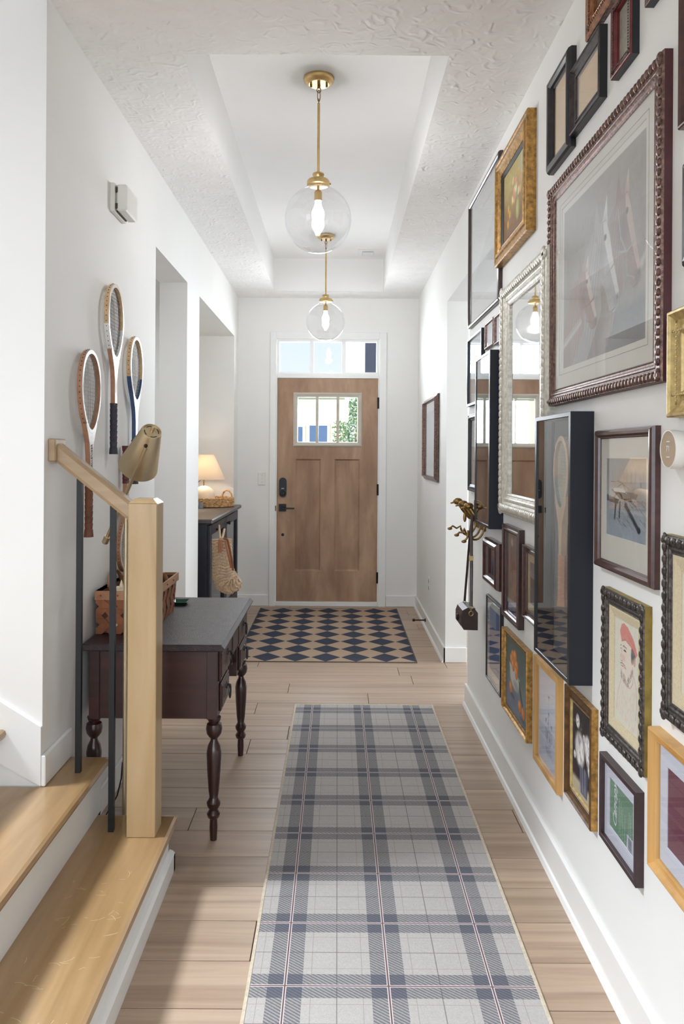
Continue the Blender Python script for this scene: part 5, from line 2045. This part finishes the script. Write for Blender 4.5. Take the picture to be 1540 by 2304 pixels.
def art_greymist(w, h):
    c = Canvas(w, h, (168, 168, 172), 160).grad((150, 150, 152), (196, 196, 198), 0, .5)
    return c

def padded(fn, m_, col):
    def f(w, h):
        inner = fn(w - 2 * m_, h - 2 * m_)
        c = Canvas(w, h, col, 420)
        x0, y0 = int(m_ / w * c.nx), int(m_ / h * c.ny)
        ny, nx = inner.a.shape[:2]
        ny, nx = min(ny, c.ny - y0), min(nx, c.nx - x0)
        c.a[y0:y0 + ny, x0:x0 + nx] = inner.a[:ny, :nx]
        return c
    return f
GF = 'picture frames on the gallery wall'
def hairline(parent, y0, y1, z0, z1, h, mat):
    b = B()
    q = .0012
    b.box(XR - h - .0003, XR - h, y0, y1, z0, z0 + q).box(XR - h - .0003, XR - h, y0, y1, z1 - q, z1)
    b.box(XR - h - .0003, XR - h, y0, y0 + q, z0, z1).box(XR - h - .0003, XR - h, y1 - q, y1, z0, z1)
    b.build('mat_line', mat, parent)
# deep box frames
far_, near_ = (1203, 939, 1462), (1283, 926, 1544)
fA, rA = frame('shadow_box_frame', 'large deep black shadow box holding a wooden tennis racket', 'shadow box', far_, near_, .066, .022, 'deep', [fm_navy, fm_black], wz=.014, fill=bk_dark, back_h=.004)
fB, rB = frame('shadow_box_frame', 'deep black shadow box left of the carved cream mirror, door glare on its glass', 'shadow box', (1069, 813, 1173), (1102, 782, 1192.5), .062, .02, 'deep', [fm_navy, fm_black], wz=.014, fill=bk_dark, back_h=.004)
za, zb3 = at(1262, 981, 2.40).z, at(1264, 1362, 2.40).z
racket(0, 0, 0, 'small wooden racket with teal throat and tan grip inside the big shadow box', w_tan, w_light, plain('racket_teal_lacquer', (112, 140, 140), .35, 0, .06, 30), plain('racket_tan_grip', (188, 132, 84), .5, 0, .06, 40), s_cream, depth=.03, hw=.078, origin=(XR - .030, 2.395, za, zb3), wall=False, shaft_c=w_light)
# mirror
frame('wall_mirror', 'tall mirror in a carved cream and silver frame', 'mirror', (1121, 646, 1152), (1226, 562, 1190), .036, .13, 'ornate', [fm_cream, fm_cream], wz=.085, fill=M['mirror'], glass=False, back_h=.012, beads=(.027, .017, 1.3, .30, fm_cream))
# big horse print
fD, rD = frame('picture_frame', 'large bronze carved frame with a matted print of three horses', 'picture', (1229, 428.6, 913), (1486.5, 113.6, 862), .026, .062, 'ornate', [fm_bronze_s, fm_bronze], wz=.052, mat_w=(.046, .060, .060), mat_col=mat_cream, art=padded(art_horses, .020, (222, 222, 214)), beads=(.0215, .0112, .8, .27, fm_bronze))
hairline(fD, rD[0] + .042, rD[1] - .042, rD[2] + .042, rD[3] - .030, .0092, plain('grey_rule_line', (120, 118, 112), .8))
frame('picture_frame', 'thick antique gold frame with a floral still life, highest gold frame on the wall', 'picture', (1111, 372, 599), (1183, 245, 523), .040, .075, 'step', [fm_gold, fm_gold], wz=.072, art=art_floral, glass=False, liner=(.014, plain('black_liner', (26, 20, 18), .5)), back_h=.012)
frame('picture_frame', 'large thin brown frame with pale mat, behind and left of the gold floral', 'picture', (1053, 471, 741), (1121, 331, 675), .022, .022, 'round', [fm_dkbrn, fm_dkbrn], mat_w=.09, mat_col=mat_grey, art=art_pale)
frame('picture_frame', 'black frame with pale picture just above the farther shadow box', 'picture', (1051, 765.6, 915), (1083, 736, 905), .02, .014, 'flat', [fm_navy, fm_black], art=art_greymist)
frame('picture_frame', 'black stepped frame with silver lip just behind the lower half of the farther shadow box', 'picture', (1052, 933, 1103), 3.74, .022, .035, 'step', [fm_black, fm_black], art=art_greymist)
G1 = (1090, 742, 790)
frame('picture_frame', 'small beaded gold-edged frame between the black frame and the mirror', 'picture', (1090, 733, 785), (1109, 709, 778), .018, .014, 'round', [fm_bronze, fm_bronze], art=art_greymist, beads=(.012, .0035, 1, .3, fm_bronze))
frame('picture_frame', 'small beaded bronze frame tucked against the left edge of the carved mirror', 'picture', (1111, 712, 778), 3.27, .018, .014, 'round', [fm_bronze, fm_bronze], art=art_greymist, beads=(.012, .0035, 1, .3, fm_bronze))
frame('picture_frame', 'tall black frame with bare tan backing, nearest the ceiling line', 'picture', (1228, 190, 394), (1277, 100, 330), .028, .036, 'round', [fm_black, plain('black_brown_frame', (44, 42, 46), .28, .1, .2, 40)], fill=bk_tan)
frame('picture_frame', 'wide black scooped frame with tan backing, upper right of the tall black one', 'picture', (1280, 156, 300), (1346, 60, 228), .026, .036, 'scoop', [fm_black, plain('black_brown_scoop_frame', (60, 54, 54), .28, .2, .3, 40)], fill=bk_tan)
frame('picture_frame', 'ornate copper-brown frame cut by the top edge of the photo', 'picture', None, None, .024, .05, 'ornate', [fm_bronze, plain('copper_gilt', (150, 100, 66), .35, .5, .25, 60)], rect=(2.21, 1.80, 2.552, 2.762), fill=bk_brown, glass=False, beads=(.012, .004, 1, .6, fm_bronze))
frame('picture_frame', 'small maroon frame with silver beaded lip and grey pebbled panel', 'picture', (1371, 22, 176), (1416, -56, 126), .026, .02, 'ornate', [fm_black, plain('maroon_lacquer_frame', (104, 44, 44), .35, .1, .15, 40)], fill=bk_pebble, glass=False, beads=(.007, .0028, 1, .8, fm_pewter))
frame('picture_frame', 'dark frame corner at the very top right of the wall', 'picture', None, None, .022, .02, 'flat', [fm_black, fm_bronze], rect=(1.775, 1.52, 2.40, 2.62), fill=bk_brown)
frame('picture_frame', 'red-brown frame at the top right edge above the small black frame', 'picture', None, None, .024, .035, 'scoop', [fm_mahog, fm_mahog], rect=(1.598, 1.31, 2.045, 2.345), fill=bk_tan)
frame('picture_frame', 'small black frame at the right edge, beside the big horse print', 'picture', None, None, .024, .03, 'round', [fm_black, fm_black], rect=(1.578, 1.33, 1.756, 1.968), art=art_greymist)
frame('picture_frame', 'bright gold frame at the right edge above the thermostat', 'picture', (1497, 703, 940), 1.30, .03, .055, 'scoop', [fm_gold2, fm_gold2], fill=bk_brown, beads=(.008, .003, 1, .82, fm_gold2))
frame('picture_frame', 'brown wood frame with a matted harbour boat print left of the thermostat', 'picture', (1335.5, 967, 1267), (1464, 959, 1333), .023, .024, 'round', [fm_mahog, fm_mahog], mat_w=(.052, .068, .036), mat_col=mat_cream, art=art_boats)
frame('picture_frame', 'pewter egg-carved frame with a drawing of a bearded man in a red beret', 'picture', (1351, 1317, 1645), (1444, 1368, 1756), .024, .036, 'ornate', [fm_olive, fm_pewter], wz=.040, art=art_man, liner=(.024, fm_linen), glass=False, beads=(.026, .0095, 1.25, .30, fm_pewter))
frame('picture_frame', 'large pewter carved frame with linen liner at the right edge below the thermostat', 'picture', (1486.5, 1200.6, 1611), 1.26, .024, .036, 'ornate', [fm_olive, fm_pewter], wz=.040, art=art_figure, liner=(.030, fm_linen), glass=False, beads=(.026, .0095, 1.25, .30, fm_pewter))
fU, rU = frame('picture_frame', 'small plum-brown frame with a green lettered card in a white mat', 'picture', (1348.5, 1696.5, 1878), (1431, 1776, 1998.6), .02, .013, 'flat', [fm_plum, fm_plum], mat_w=(.036, .036, .033), mat_col=mat_white, art=art_green)
fV, rV = frame('picture_frame', 'honey oak frame with maroon panel and oval badge, lowest at the right', 'picture', (1454.5, 1633, 1944), 1.30, .03, .026, 'scoop', [fm_oak, fm_oak], mat_w=(.042, .042, .034), mat_col=mat_white, fill=None, art=lambda w, h: Canvas(w, h, (112, 50, 66), 300).nz(2, 14).line([(0, .3), (1, .3)], .002, (92, 40, 54)).line([(0, .82), (1, .82)], .002, (92, 40, 54)).line([(0, .55), (.8, 1)], .002, (92, 40, 54)))
frame('picture_frame', 'gilt-edged walnut frame with a dark painting of white roses', 'picture', (1268, 1536, 1781), (1327, 1600, 1873), .024, .034, 'scoop', [fm_gold, plain('walnut_gilt_frame', (92, 64, 36), .32, .25, .25, 40)], art=art_roses, glass=False, liner=(.006, fm_gold2))
frame('picture_frame', 'honey oak frame with a pale pencil sketch of a vase of flowers', 'picture', (1200, 1471, 1704), (1254, 1527, 1791), .02, .022, 'flat', [fm_oak, fm_oak], art=art_sketch)
frame('picture_frame', 'gilt frame with a painting of oranges in a white bowl', 'picture', (1127.7, 1406.5, 1586.7), (1183, 1470, 1674), .026, .020, 'scoop', [fm_gold, fm_gold], art=art_fruit, glass=False)
frame('picture_frame', 'thin black frame with a plain blue poster in a grey mat', 'picture', (1093.5, 1336, 1523.4), (1126, 1366, 1567), .015, .008, 'flat', [fm_black, fm_black], mat_w=(.040, .048, .040), mat_col=mat_grey, art=art_blue)
frame('picture_frame', 'tall narrow-looking mahogany frame with a mottled courtyard painting', 'picture', (1127.7, 1179, 1380), (1165, 1191, 1420), .027, .03, 'step', [fm_dkbrn, fm_mahog], art=art_courtyard)
frame('picture_frame', 'small thick rounded mahogany frame with a sunset sea picture', 'picture', (1085, 1210, 1304), (1114, 1222, 1334), .042, .045, 'round', [fm_mahog, fm_mahog], art=art_sea)
frame('picture_frame', 'small scooped mahogany frame with matted grey landscape, half behind the big shadow box', 'picture', (1173.5, 1223.6, 1385.7), 2.60, .026, .030, 'scoop', [fm_mahog, fm_mahog], mat_w=.03, mat_col=fm_linen, art=art_land)
frame('picture_frame', 'dark gilt frame with pale print alone on the far right wall by the door', 'picture', (949, 905, 1077), (978, 882, 1085), .036, .035, 'reverse', [fm_pewter, fm_bronze], mat_w=.07, mat_col=mat_grey, art=art_greymist)

# writing on the green card (reads upwards)
yc, zc = (rU[0] + rU[1]) / 2, (rU[2] + rU[3]) / 2
def wall_text(body, size, y, z, h, mat, parent, up=False, shear=0.0, name='lettering', ex=.0003):
    mt = Matrix.Translation((XR - h, y, z)) @ Matrix.Rotation(-PI / 2, 4, 'Z') @ Matrix.Rotation(PI / 2, 4, 'X')
    if up:
        mt = mt @ Matrix.Rotation(PI / 2, 4, 'Z')
    return text_mesh(name, body, size, mat, parent, mt, ex, shear)
card_far = rU[1] - .033
card_w = (rU[1] - rU[0]) - .066
M['text_pale'] = plain('pale_green_print', (190, 214, 200), .6, 0, 0)
wall_text('Canopy', .036, card_far - card_w * .24, zc + .005, .0075, M['text_white'], fU, True, .45)
bb = B()
for k, (f_, l0, l1) in enumerate(((.42, -.05, .035), (.50, -.055, .03), (.57, -.055, .02), (.66, -.055, .012), (.83, -.03, .03), (.90, -.03, .03))):
    y = card_far - card_w * f_
    z = zc + l0
    while z < zc + l1:
        L_ = random.uniform(.003, .008)
        bb.box(XR - .0076, XR - .007, y - .0009, y + .0009, z, min(z + L_, zc + l1))
        z += L_ + .0018
o = bb.build('small_print_lines', M['text_pale'], fU)
o['kind'] = 'stuff'
bb = B().box(XR - .0076, XR - .007, card_far - card_w * .97, card_far - card_w * .74, zc - .064, zc - .028)
bb.build('barcode_label', mat_white, fU)
bb = B()
z = zc - .061
while z < zc - .032:
    t_ = random.choice((.0008, .0014, .002))
    bb.box(XR - .0079, XR - .0076, card_far - card_w * .94, card_far - card_w * .80, z, z + t_)
    z += t_ + random.choice((.0012, .002))
o = bb.build('barcode_bars', M['text_black'], fU)
o['kind'] = 'stuff'
# oval badge on the maroon panel
bc_ = at(1522, 1827, 1.50)
by_, bz_ = 1.505, CH - (unroll(1522, 1827)[1] - PY) * 1.505 / F
def disc(y, z, ry, rz, h0, h1, mat, nm, par):
    pts = [(y + math.cos(a) * ry, z + math.sin(a) * rz) for a in np.linspace(0, 2 * PI, 33)[:-1]]
    return B().prism(pts, 'X', XR - h1, XR - h0).build(nm, mat, par)
m_g = plain('badge_green', (86, 126, 104), .7, 0, .3, 180)
disc(by_, bz_, .026, .030, .0065, .0085, M['text_white'], 'badge_rim', fV)
disc(by_, bz_, .0245, .0285, .0085, .0092, m_g, 'badge_field', fV)
bb = B()
for k in range(5):
    yk = by_ + .011 - k * .0055
    hh_ = (.010, .016, .019, .015, .009)[k]
    bb.add([(XR - .0097, yk - .0035, bz_ - .012), (XR - .0097, yk + .0035, bz_ - .012), (XR - .0097, yk, bz_ - .010 + hh_ * 1.4)], [(0, 1, 2)])
bb.build('badge_motif', M['text_white'], fV)
wall_text('M', .05, 1.445, bz_ - .01, .0075, M['text_white'], fV)

# thermostat
th_c = at(1505, 1012, 1.60)
rr = .0405
xf_ = XR - .034
x0_, _ = unroll(1503, 1011)
ty_ = xf_ * F / (x0_ - PX)
tz_ = CH - (unroll(1503, 1011)[1] - PY) * ty_ / F
thm = thing('thermostat', 'round white thermostat with mirrored tan face showing 71', 'thermostat', (XR, ty_, tz_))
rx = Matrix.Translation((XR, ty_, tz_)) @ Matrix.Rotation(-PI / 2, 4, 'Y')
B().lathe([(0, 0), (rr * .86, 0), (rr * .93, .004), (rr, .016), (rr, .028), (rr * .985, .0335), (rr * .94, .034), (rr * .92, .032)], (0, 0, 0), 48, rx).build('housing', M['white_plastic'], thm, smooth=True)
B().lathe([(rr * .925, .0325), (0, .0325)], (0, 0, 0), 48, rx).build('display', M['screen'], thm)
wall_text('71', .017, ty_, tz_ + .001, .0332, M['text_white'], thm)
bb = B()
for dz in (.016, -.016):
    bb.box(XR - .0334, XR - .0330, ty_ - .008, ty_ + .008, tz_ + dz - .001, tz_ + dz + .001)
bb.build('display_line', M['text_white'], thm)

# brass duck-head hook rack
hk = thing('duck_hook_rack', 'antique brass wall hook rack with three duck heads', 'coat hooks', (XR, 3.85, 1.08))
b = B()
b.cbox(XR - .006, XR, 3.735, 4.03, 1.0, 1.045, .004)
pz = at(1061, 1135, 4.03).z
b.cbox(XR - .010, XR, 3.985, 4.02, 1.0, 1.14, .004)
b.build('back_plate', M['brass_dark'], hk)
for (px1, py1, yk) in ((1031, 1128, 3.98), (1043, 1134, 3.85), (1055, 1139, 3.75)):
    hx = at(px1, py1, yk)
    b = B()
    rt_ = Vector((XR - .005, yk - .01, 1.045))
    neck = [rt_, rt_.lerp(hx, .35) + Vector((0, 0, -.018)), rt_.lerp(hx, .7) + Vector((0, 0, -.012)), hx]
    b.tube(neck, [.017, .017, .014, .011], 10)
    b.sphere(hx, .021, 12, 8, (1.2, .9, .85))
    bill = hx + Vector((-.038, 0, -.010))
    b.tube([hx + Vector((-.012, 0, -.003)), hx + Vector((-.024, 0, -.006)), bill], [.012, .010, .007], 8, flat=(1, .5))
    b.build('duck_head', M['brass_dark'], hk, smooth=True)
for (yk, tipx, tipz) in ((3.98, .595, 1.005), (3.85, .61, .985), (3.75, .63, .965)):
    b = B()
    base_ = Vector((XR - .004, yk, 1.045))
    pts = []
    for k in range(13):
        a = k / 12 * PI
        pts.append(Vector((XR - .004 - (1 - math.cos(a)) * .04, yk, 1.035 - math.sin(a) * .06 - (k / 12) * .03)))
    tip = Vector((tipx, yk, tipz))
    pts += [pts[-1].lerp(tip, .5) + Vector((.0, 0, -.012)), tip, tip + Vector((-.014, 0, -.014))]
    b.tube(pts, .0052, 8)
    b.sphere(tip + Vector((-.014, 0, -.014)), .010, 8, 6, (1.3, .8, .8))
    b.build('coat_hook', M['brass_dark'], hk, smooth=True)
oc = at(1046.5, 1164, 3.84)
b = B()
b.sphere(oc, .024, 12, 8, (.36, .16, 1.0))
b.tube([oc + Vector((0, 0, .022)), oc + Vector((0, 0, .036))], .0015, 6)
tag(b.build('brass_tag', M['brass_dark'], smooth=True), 'oval brass tag dangling from the middle duck-head hook', 'tag')

# crossbody bag
bgc = at(1056, 1390, 3.72)
bag = thing('crossbody_bag', 'dark brown leather crossbody bag hanging by a long strap from the duck hooks', 'handbag', (bgc.x, 3.72, bgc.z))
b = B()
yb0, yb1 = 3.64, 3.80
xo, xi = at(1034, 1390, 3.70).x, at(1076, 1390, 3.64).x
zlo, zhi = at(1055, 1414, 3.68).z, at(1055, 1366, 3.68).z
prof = [(xi, zlo), (xo + .012, zlo + .002), (xo + .001, zlo + .02), (xo, zhi - .035), (xo + .008, zhi - .012), (xo + .03, zhi), (xi - .012, zhi - .004), (xi, zhi - .02)]
b.prism(prof, 'Y', yb0, yb1)
b.build('bag_body', M['dark_leather'], bag)
b = B()
fl_ = [(xo - .003, zlo + .022), (xo + .001, zlo + .022), (xo + .001, zhi - .034), (xo + .009, zhi - .012), (xo + .03, zhi + .0005), (xi - .012, zhi - .003), (xi - .011, zhi + .001), (xo + .03, zhi + .004), (xo + .006, zhi - .009), (xo - .003, zhi - .034)]
b.prism(fl_, 'Y', yb0 + .003, yb1 - .003)
b.build('bag_flap', M['dark_leather'], bag)
b = B()
pts = [(xo - .006, 3.72 + math.cos(a) * .014, zlo + .045 + math.sin(a) * .014) for a in np.linspace(0, 2 * PI, 15)]
b.tube(pts, .0028, 6)
b.cbox(xo - .010, xo - .004, 3.715, 3.725, zlo + .03, zlo + .06, .001)
b.build('clasp', M['gunmetal'], bag, smooth=True)
hookp = Vector((.655, 3.74, 1.085))
r1, r2 = Vector(((xo + xi) / 2 - .01, yb1 - .01, zhi + .012)), Vector(((xo + xi) / 2 + .012, yb0 - .004, zhi + .004))
e1, e2 = at(1046, 1352, yb1), at(1060.5, 1364, yb0)
b = B()
b.tube([hookp, at(1058, 1200, 3.76), at(1052, 1280, 3.78), e1], .0085, 6, flat=(.8, .7))
b.tube([hookp, at(1061, 1200, 3.70), at(1061.5, 1280, 3.66), e2], .0085, 6, flat=(.9, .7))
b.build('strap', M['dark_leather'], bag)
b = B()
for e_ in (e1, e2):
    pts = [e_ + Vector((math.cos(a) * .008, 0, -.006 + math.sin(a) * .008)) for a in np.linspace(0, 2 * PI, 11)]
    b.tube(pts, .0018, 6)
    b.tube([e_ + Vector((0, 0, -.012)), e_ + Vector((0, 0, -.026))], .003, 6)
pts = [e2 + Vector((math.cos(a) * .010, -.002, -.034 + math.sin(a) * .011)) for a in np.linspace(0, 2 * PI, 13)]
b.tube(pts, .0022, 6)
kb = at(1060.5, 1256, 3.67)
b.cbox(kb.x - .011, kb.x + .011, kb.y - .006, kb.y - .003, kb.z - .012, kb.z + .012, .001)
b.build('strap_hardware', M['brass'], bag, smooth=True)
